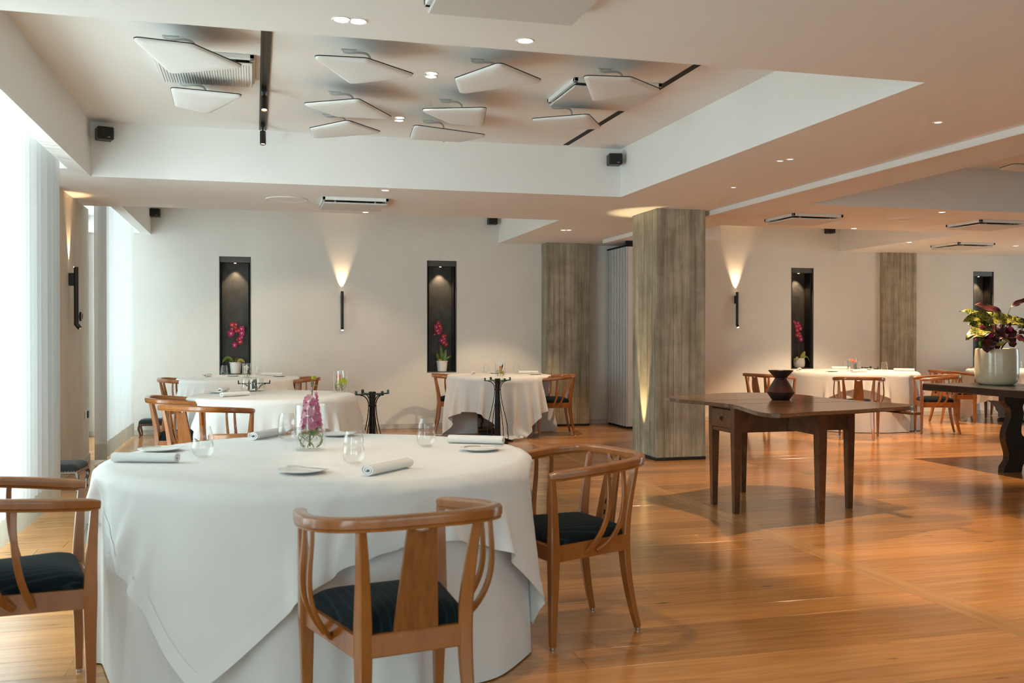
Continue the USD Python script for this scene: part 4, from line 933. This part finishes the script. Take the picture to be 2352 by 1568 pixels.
# ================================================================ iron stands
def stand(x, y, rz, label, h=.735):
    t = thing('iron_stand', label, 'stand', (x, y, 0), rz)
    part(t, 'column', lathe([(0, .02), (.040, .02), (.040, .05), (.036, .12), (.0285, h - .17), (.027, h - .13), (.030, h - .06), (.031, h - .02), (.034, h - .012), (.034, h + .012), (.030, h + .018), (0, h + .018)], 28), M['iron'])
    part(t, 'collar', lathe([(.029, h - .118), (.037, h - .116), (.039, h - .108), (.037, h - .100), (.029, h - .098)], 28), M['iron'])
    part(t, 'base', [xform(bev(-r, r, -.032, .032, z0, z0 + .014, .003), (0, 0, a)) for r, z0 in ((.20, 0), (.165, .012), (.13, .024), (.095, .036)) for a in (0, 90)], M['iron'], False)
    for k in range(4):
        a = k * 90; R = lambda p: [(q[0] * math.cos(math.radians(a)), q[0] * math.sin(math.radians(a)), q[1]) for q in p]
        ar = part(t, 'arm', xform(cat([bev(.02, .175, -.008, .008, h - .010, h + .002, .002), bev(.162, .175, -.014, .014, h - .010, h + .030, .004)]), (0, 0, a)), M['verdigris'], False)
        part(ar, 'brace', tube(spline(R([(.125, h - .012), (.085, h - .022), (.052, h - .055), (.040, h - .11)]), 16), .0048, 8), M['iron'])
        part(t, 'rod', tube(spline(R([(.040, h - .11), (.046, h - .19), (.085, h - .36), (.125, .22), (.142, .07), (.145, .02)]), 26), .0042, 8), M['iron'])
    return t
stand(1.03, 8.82, 25, 'dark iron stand right of the second table')
stand(2.77, 11.08, 14.9, 'dark iron stand in front of the small round table')
stand(-.01, 11.10, 0, 'dark iron stand between the second and the farthest window table')
stand(8.75, 12.48, 35, 'dark iron stand behind the right-hand table', .77)

# ================================================================ low stools for bags
def stool(x, y, rz, label):
    t = thing('bag_stool', label, 'stool', (x, y, 0), rz)
    part(t, 'cushion', hull(np.vstack([np.c_[np.array(Polygon([(-.17, -.13), (.17, -.13), (.17, .13), (-.17, .13)]).buffer(d).buffer(.03).exterior.coords), np.full(len(Polygon([(-.17, -.13), (.17, -.13), (.17, .13), (-.17, .13)]).buffer(d).buffer(.03).exterior.coords), zz)] for d, zz in ((-.03, .165), (-.028, .19), (-.04, .212), (-.075, .225))])), M['darkcloth'], 40)
    part(t, 'frame', bev(-.172, .172, -.132, .132, .145, .166, .004), M['darkoak'], False)
    part(t, 'nail_row', [xform(trimesh.creation.icosphere(1, .0035), (0, 0, 0), p) for p in [(u, s * .1325, .168) for u in np.linspace(-.165, .165, 16) for s in (-1, 1)] + [(s * .1725, u, .168) for u in np.linspace(-.125, .125, 12) for s in (-1, 1)]], M['brassy'])
    for sx in (-1, 1):
        for sy in (-1, 1):
            part(t, 'leg', sweep(spline([(sx * .155, sy * .115, .15), (sx * .165, sy * .125, .10), (sx * .152, sy * .114, .05), (sx * .160, sy * .120, 0)], 14), rect_sec(.026, .026, .004), (0, 1, .1), np.interp(np.linspace(0, 1, 14), [0, .3, 1], [1.1, 1.0, .65])), M['darkoak'])
stool(-1.50, 8.62, 85, 'dark low bag stool at the foot of the plaster pier, behind the blind')
stool(-1.22, 12.80, 0, 'dark low bag stool in the far corner by the far blind')
stool(2.80, 12.83, 0, 'dark low bag stool under the back of the small round table')

# ================================================================ orchids in the niches
def orchid(px, pz, kind, stems, blooms, leaves, label):
    t = thing('potted_orchid', label, 'orchid', (px, YB + .09, pz + .012))
    if kind == 'ribbed':
        pr = [(0, 0), (.062, 0)]
        for k in range(9): z = .006 + k * .0145; r = .063 + .014 * z / .14; pr += [(r, z), (r + .0016, z + .007), (r + .0004, z + .0135)]
        pr += [(.083, .138), (.083, .146), (.077, .146), (.074, .12), (0, .118)]; m = M['potwhite']
    else:
        pr = [(0, 0), (.058, 0), (.076, .01), (.086, .035), (.090, .08), (.086, .125), (.081, .148), (.076, .148), (.078, .12), (0, .118)]; m = M['potgrey']
    p = part(t, 'pot', lathe(pr, 40), m, 40); part(p, 'soil', cyl(.074, .112, .124, 28), M['soil'])
    o = np.array([px, YB + .09, pz + .012])
    for s in stems: part(t, 'flower_stem', tube(spline([np.array(q) - o for q in s], 24), .0032, 8, np.linspace(1.2, .6, 24)), M['stemred'])
    g = np.random.default_rng(int(px * 77) % 1000 + 5)
    for (x, z, r, c) in blooms:
        r *= 1.12
        d = (g.uniform(-.5, .3), -1, g.uniform(-.2, .35)); q = np.array([x, YB + .07 + g.uniform(-.015, .015), z]) - o
        f = part(t, 'blossom', facing(flower(r, 5, .12, int(g.integers(999)), .85), d, q, g.uniform(0, 70)), M[c], True)
        part(f, 'lip', facing(flower(r * .42, 3, .5, int(g.integers(999)), .8), d, q - np.array([0, .006, .002]), 30), M['orchidlip'], True)
    for (b, m_, tip, w, mm) in leaves: part(t, 'leaf', leaf_mesh(b, m_, tip, w, seed=3, fold=.3), M[mm], True)
Yf = YB + .09
orchid(-.245, .755, 'ribbed', [[(-.262, Yf, .87), (-.27, Yf, 1.1), (-.262, Yf, 1.28), (-.25, Yf - .02, 1.37), (-.22, Yf - .02, 1.385)], [(-.225, Yf, .87), (-.205, Yf, 1.08), (-.185, Yf, 1.25), (-.168, Yf, 1.345)], [(-.235, Yf, .87), (-.225, Yf, 1.0), (-.20, Yf - .01, 1.16)]],
       [(-.288, 1.40, .032, 'orchidred'), (-.238, 1.402, .022, 'orchidred'), (-.25, 1.368, .028, 'orchidred'), (-.285, 1.345, .028, 'orchidred'), (-.30, 1.288, .042, 'orchid'), (-.235, 1.318, .026, 'orchidred'), (-.208, 1.325, .022, 'orchidred'), (-.168, 1.348, .036, 'orchid'), (-.166, 1.292, .038, 'orchid'), (-.192, 1.222, .032, 'orchidred'), (-.165, 1.238, .024, 'orchid'), (-.188, 1.175, .036, 'orchidred'), (-.255, 1.138, .034, 'orchid'), (-.228, 1.205, .012, 'orchidred')],
       [((-.03, -.02, .13), (-.10, -.04, .20), (-.165, -.05, .135), .055, 'leaf'), ((-.03, -.03, .13), (-.06, -.045, .175), (-.02, -.05, .14), .05, 'leaf'), ((.02, -.02, .13), (.06, -.03, .17), (.115, -.04, .13), .05, 'leafyellow'), ((.0, .02, .13), (.03, .03, .18), (.07, .03, .16), .05, 'leaf')],
       'white ribbed pot of lilac and coral orchids in the first niche')
orchid(2.485, .755, 'ribbed', [[(2.46, Yf, .87), (2.445, Yf, 1.1), (2.44, Yf, 1.3), (2.43, Yf, 1.43), (2.46, Yf - .02, 1.42)], [(2.50, Yf, .87), (2.49, Yf, 1.0), (2.50, Yf, 1.18), (2.51, Yf, 1.27)]],
       [(2.425, 1.43, .026, 'orchidred'), (2.405, 1.375, .034, 'orchid'), (2.445, 1.39, .03, 'orchidred'), (2.46, 1.36, .024, 'orchidred'), (2.415, 1.325, .036, 'orchidred'), (2.455, 1.325, .032, 'orchid'), (2.428, 1.29, .026, 'orchid'), (2.38, 1.275, .014, 'orchidred'), (2.50, 1.245, .028, 'orchidred'), (2.53, 1.258, .018, 'orchidred'), (2.51, 1.215, .032, 'orchidred'), (2.475, 1.195, .030, 'orchid'), (2.505, 1.165, .034, 'orchidred'), (2.538, 1.14, .028, 'orchidred')],
       [((.0, -.01, .12), (-.01, .0, .24), (-.02, .01, .36), .045, 'leaf'), ((.01, -.02, .12), (.03, -.02, .21), (.05, -.03, .30), .055, 'leaf'), ((.02, -.02, .12), (.07, -.03, .18), (.12, -.05, .215), .03, 'leaf'), ((-.02, 0, .12), (-.05, -.0, .17), (-.07, .0, .26), .045, 'leaf'), ((-.01, -.03, .12), (-.04, -.05, .155), (-.06, -.06, .15), .045, 'leafyellow')],
       'white ribbed pot of crimson orchids in the second niche')
orchid(8.0, .755, 'round', [[(8.02, Yf, .87), (7.99, Yf, 1.05), (7.96, Yf, 1.25), (7.935, Yf, 1.40), (7.90, Yf, 1.475)], [(8.01, Yf, .87), (8.0, Yf, 1.05), (8.0, Yf, 1.2), (7.98, Yf, 1.3)]],
       [(7.905, 1.472, .016, 'orchidred'), (7.925, 1.452, .022, 'orchid'), (7.955, 1.435, .032, 'orchid'), (7.94, 1.405, .030, 'orchidred'), (7.985, 1.405, .036, 'orchid'), (7.955, 1.372, .032, 'orchidred'), (8.002, 1.365, .036, 'orchid'), (7.955, 1.335, .030, 'orchidred'), (7.965, 1.262, .034, 'orchidred'), (7.99, 1.29, .026, 'orchidred'), (8.005, 1.25, .036, 'orchid'), (8.025, 1.20, .036, 'orchid')],
       [((.02, -.02, .13), (.06, -.02, .20), (.085, -.03, .255), .06, 'leafyellow'), ((.02, -.03, .13), (.09, -.04, .17), (.15, -.05, .09), .028, 'leaf'), ((-.03, -.04, .14), (-.06, -.06, .155), (-.10, -.08, .12), .04, 'leafyellow'), ((.03, -.02, .13), (.07, -.03, .165), (.12, -.04, .16), .045, 'leafyellow')],
       'grey glazed pot of magenta orchids in the third niche')
orchid(11.16, .755, 'round', [[(11.17, Yf, .87), (11.14, Yf, 1.1), (11.12, Yf, 1.2)]], [(11.11, 1.245, .04, 'orchid'), (11.15, 1.20, .03, 'orchidred')], [((-.02, 0, .13), (-.04, 0, .18), (-.08, 0, .15), .04, 'leaf')], 'potted orchid hidden behind the big plant in the fourth niche')

# ================================================================ drop-leaf table
OUT = [(3.318, 6.923), (3.374, 6.708), (3.40, 6.55), (3.395, 6.417), (3.345, 6.213), (3.268, 5.92), (3.245, 5.72), (3.262, 5.655), (3.544, 5.70), (3.936, 5.79), (4.376, 5.93), (4.62, 6.02), (4.655, 6.06), (4.60, 6.50), (4.54, 6.90), (4.52, 7.05), (4.55, 7.30), (4.53, 7.463), (4.40, 7.72), (4.20, 7.80), (4.05, 7.80), (3.77, 7.68), (3.475, 7.56), (3.32, 7.44), (3.262, 7.30), (3.27, 7.12)]
k_ = (1.27 - .78) / .515; OUT = np.array(OUT) * k_
cs = CubicSpline(np.r_[0, np.cumsum(np.linalg.norm(np.diff(np.vstack([OUT, OUT[:1]]), axis=0), axis=1))], np.vstack([OUT, OUT[:1]]), bc_type='periodic')
OUT = Polygon(cs(np.linspace(0, cs.x[-1], 160))[:-1]).buffer(0)
dt = thing('drop_leaf_table', 'dark oak drop-leaf table with curved leaves and a small drawer', 'table', (3.74, 6.40, 0)); O3 = (3.74, 6.40)
def sh(m): m = m.copy(); m.apply_translation((-O3[0], -O3[1], 0)); return m
def top_piece(pg):
    pg = max(getattr(pg, 'geoms', [pg]), key=lambda g: g.area)
    a = extrude(pg.buffer(-.005), .026, .754); b = extrude(pg, .016, .759); return sh(cat([a, b]))
for nm, y0, y1 in (('leaf', 5, 6.205), ('centre_board', 6.208, 6.612), ('leaf', 6.615, 8)): part(dt, nm, top_piece(OUT.intersection(sbox(2, y0, 6, y1))), M['darkoaktop'], False)
LEG = [(3.32, 6.60), (3.30, 6.22), (4.205, 6.205), (4.205, 6.60)]
def leg_mesh(x, y, ztop=.754): return sh(hull([(x + sx * a, y + sy * a, z) for z, a in ((0, .019), (.56, .029), (ztop, .029)) for sx in (-1, 1) for sy in (-1, 1)]))
for x, y in LEG: part(dt, 'leg', leg_mesh(x, y), M['darkoak'], False)
part(dt, 'apron', sh(bev(3.33, 4.20, 6.20, 6.222, .575, .752, .003)), M['darkoak'], False); part(dt, 'apron', sh(bev(3.33, 4.20, 6.595, 6.617, .575, .752, .003)), M['darkoak'], False)
part(dt, 'end_rail', [sh(bev(3.295, 3.325, 6.245, 6.575, .735, .753, .002)), sh(bev(3.295, 3.325, 6.245, 6.575, .565, .592, .002))], M['darkoak'], False); part(dt, 'end_rail', sh(bev(4.19, 4.215, 6.23, 6.575, .575, .752, .003)), M['darkoak'], False)
dw = part(dt, 'drawer', sh(bev(3.285, 3.75, 6.253, 6.567, .596, .731, .005)), M['darkoaktop'], False); hub = (3.283, 6.41, .668)
part(dw, 'ring_pull', [sh(xform(trimesh.creation.torus(.015, .0026, 24, 8), (0, 90, 0), (hub[0] - .004, hub[1], hub[2] - .006))), sh(xform(cyl(.009, 0, .004, 16), (0, -90, 0), hub))], M['iron'])
for x, y, hx, hy in ((3.68, 5.75, 3.71, 6.195), (3.80, 7.05, 3.77, 6.62)):
    gl = part(dt, 'gate_leg', leg_mesh(x, y, .75), M['darkoak'], False)
    d = np.array([hx - x, hy - y]); d /= np.linalg.norm(d); n = np.array([-d[1], d[0]]) * .011
    part(gl, 'gate_rail', sh(hull([(*(np.array(p) + q), z) for p in ((x, y), (hx, hy)) for q in (n, -n) for z in (.59, .748)])), M['darkoak'], False)
for ya, yb, xa in ((5.52, 6.20, 3.36), (5.52, 6.20, 4.26), (6.62, 7.1, 3.36), (6.62, 7.1, 4.2)): part(dt, 'batten', sh(bev(xa - .03, xa + .03, ya, yb, .735, .7535, .003)), M['darkoak'], False)
t = thing('flared_vase', 'dark oxblood vase with a pinched waist on the drop-leaf table', 'vase', (3.83, 6.52, .780))
part(t, 'base', lathe([(0, 0), (.062, 0), (.067, .003), (.1035, .0585), (0, .0585)], 64), M['oxmat'], 40)
part(t, 'body', lathe([(.1035, .0585), (.105, .0605), (.1035, .0635), (.044, .160), (0, .16)], 64), M['oxblood'], 40)
part(t, 'funnel', lathe([(.044, .160), (.043, .164), (.0925, .220), (.0915, .2225), (.088, .221), (.039, .165), (0, .163)], 64), M['oxmat'], 40)

# ================================================================ console with the big plant
ct = thing('console_table', 'heavy black oak console with scrolled trestle at the right picture edge', 'table', (7.08, 7.3, 0))
def sc(m): m = m.copy(); m.apply_translation((-7.08, -7.3, 0)); return m
for k in range(3): part(ct, 'top_board', sc(bev(6.63 + k * .30, 6.63 + (k + 1) * .30 - .002, 5.7, 8.52, .70, .77, .006)), M['blackoak'], False)
Lp = [(812, 880), (812, 925), (850, 960), (864, 1010), (856, 1060), (830, 1110), (812, 1170), (815, 1230), (835, 1290), (846, 1340), (842, 1378), (834, 1392), (802, 1430), (797, 1475)]
Rp = [(968, 1475), (975, 1430), (1000, 1386), (1060, 1370)]; Rp2 = [(1060, 1205), (1000, 1196), (968, 1175), (962, 1130), (975, 1060), (985, 1000), (975, 960), (988, 925), (1000, 880)]
q = 1 / 3.48 / 2220 * 8.97
f_ = lambda P: [(6.655 + (x - 797) * q, max(0, (1475 - y) * q * 1.0) * 1.0) for x, y in P]
def sm(P, n): P = np.array(P); tt = np.r_[0, np.cumsum(np.hypot(*np.diff(P, axis=0).T))]; return [tuple(c) for c in CubicSpline(tt, P)(np.linspace(0, tt[-1], n))]
left = sm(f_(Lp)[:11], 40) + f_(Lp)[11:] + f_(Rp) + sm(f_(Rp2)[1:], 30)
half_ = Polygon(left).buffer(0); half_ = max(getattr(half_, 'geoms', [half_]), key=lambda g: g.area)
from shapely import affinity
mirror = affinity.scale(half_, -1, 1, origin=(7.08, 0)); bar = sbox(6.655 + (985 - 797) * q, .13, 2 * 7.08 - 6.655 - (985 - 797) * q, .31); topb = sbox(6.66, .655, 7.50, .70)
sil = half_.union(mirror).union(bar).union(topb).buffer(.002).buffer(-.002)
for yy in (7.42, 5.95):
    m = plane_map(extrude(max(getattr(sil, 'geoms', [sil]), key=lambda g: g.area), .075, 0), (0, yy, 0), (1, 0, 0), (0, 0, 1), (0, 1, 0)); part(ct, 'trestle', sc(m), M['blackoak'], 25)
part(ct, 'stretcher', sc(bev(7.04, 7.12, 6.0, 7.46, .16, .26, .006)), M['blackoak'], False)
PT = np.array([7.19, 8.12, .770]); wp = float((PT - [0, 0, HC]) @ fw); u = wp / F_PX / 6.533
pt = thing('potted_calathea', 'big leafy calathea in a glossy cream pot on the console', 'plant', PT)
rP, hP = 46.5 * 6.533 * u, 83 * 6.533 * u
part(pt, 'pot', lathe([(0, 0), (rP * .70, 0), (rP * .80, .006), (rP * .92, .03), (rP * .985, .075), (rP, .13), (rP * .995, hP * .8), (rP * .975, hP - .012), (rP * .955, hP - .002), (rP * .93, hP), (rP * .90, hP - .006), (rP * .90, hP - .05), (0, hP - .05)], 72), M['potcream'], 40)
part(pt, 'soil', cyl(rP * .89, hP - .06, hP - .035, 40), M['soil'])
RT2 = np.array([math.cos(YAW), -math.sin(YAW), 0]); FW2 = np.array([math.sin(YAW), math.cos(YAW), 0])
def lc(x, y, d): return RT2 * (x - 745) * u + np.array([0, 0, (1450 - y) * u]) + FW2 * d
LV = [  # base, middle, tip in the plant's own (across, height, depth), width, material
    ((840, 415), (620, 300), (375, 255), 0.0, -.02, 150, 'calatheadark', .12), ((720, 480), (480, 375), (235, 350), .05, .08, 110, 'calathea', .05), ((640, 455), (380, 430), (140, 510), -.10, -.14, 120, 'calathea', .1),
    ((880, 455), (680, 470), (465, 515), -.12, -.20, 170, 'calathea', 0), ((850, 480), (960, 530), (1035, 630), -.06, -.12, 150, 'calathea', .3), ((880, 480), (1030, 460), (1185, 475), .05, .10, 110, 'calathea', 0), ((760, 470), (640, 420), (520, 400), .06, .10, 160, 'calathea', 0),
    ((790, 460), (850, 430), (960, 440), .08, .12, 150, 'calathea', 0), ((1075, 600), (1110, 540), (1200, 480), .0, .02, 150, 'calatheadark', .6), ((940, 290), (1050, 220), (1210, 160), -.02, -.05, 70, 'calatheadark', .2), ((600, 640), (360, 670), (125, 770), -.10, -.22, 190, 'calathea', -.1),
    ((560, 740), (480, 770), (400, 740), -.05, -.12, 90, 'calathea', .1), ((520, 800), (420, 830), (340, 890), -.10, -.18, 70, 'leaf', .1), ((560, 800), (480, 860), (455, 970), -.16, -.20, 150, 'calatheadark', .1), ((985, 740), (1080, 760), (1165, 865), -.02, -.06, 100, 'calatheadark', .2), ((1105, 690), (1150, 665), (1230, 680), .03, .05, 70, 'calatheadark', .2),
    ((640, 720), (560, 780), (520, 880), -.08, -.14, 170, 'calatheadark', .2), ((880, 720), (900, 800), (930, 890), -.05, -.10, 150, 'calatheadark', .2), ((700, 620), (620, 600), (540, 640), .06, .12, 150, 'calatheadark', .1), ((780, 500), (850, 540), (900, 620), -.04, -.10, 130, 'calatheadark', .4), ((640, 850), (690, 840), (740, 790), -.12, -.15, 60, 'leafyellow', .1),
    ((700, 730), (760, 770), (820, 820), -.13, -.16, 50, 'leafyellow', .1), ((860, 640), (960, 650), (1070, 630), .10, .16, 90, 'calatheadark', .1), ((720, 560), (620, 560), (520, 560), .12, .2, 160, 'calatheadark', 0), ((840, 760), (870, 730), (900, 760), .04, .04, 140, 'calatheadark', .2),
    ((700, 560), (560, 500), (420, 440), -.04, -.08, 130, 'calathea', .1), ((640, 540), (440, 530), (270, 560), -.02, -.06, 120, 'calathea', .1), ((620, 700), (500, 700), (350, 650), -.08, -.12, 130, 'calatheadark', 0), ((760, 640), (700, 700), (640, 760), -.12, -.16, 150, 'calatheadark', .2),
    ((820, 620), (880, 680), (920, 750), -.08, -.12, 150, 'calatheadark', -.2), ((760, 560), (700, 600), (600, 690), .0, -.02, 170, 'calatheadark', .1), ((820, 560), (860, 600), (960, 690), .05, .05, 150, 'calatheadark', .1), ((900, 520), (1000, 510), (1110, 560), -.03, -.08, 110, 'calathea', .1)]
for k, (a, b, c, d0, d1, w, mm, rl) in enumerate(LV):
    A, B, C = lc(*a, d0), lc(*b, (d0 + d1) / 2), lc(*c, d1); w *= u * 1.25
    lf = part(pt, 'leaf', leaf_mesh(A, B, C, w, ruffle=.09, seed=k, n=18, fold=.12, upv=(-.2 + rl, -.78 + .3 * math.sin(k * 2.1), .62 + .2 * math.cos(k * 1.3))), M[mm], True)
    part(pt, 'leaf_stalk', tube(spline([np.array([(A[0]) * .12, A[1] * .12, hP - .045]), np.array([A[0] * .45, A[1] * .45, (hP + A[2]) / 2 - .01]), A], 12), .0034, 6, np.linspace(1.2, .7, 12)), M['stemred'])
for x, y, d in ((460, 600, -.08), (540, 715, -.14), (855, 620, -.10)): part(pt, 'blossom', facing(flower(.03, 5, .4, int(x), .7), (-.2, -1, .3), lc(x, y, d), 20), M['orchid'], True)
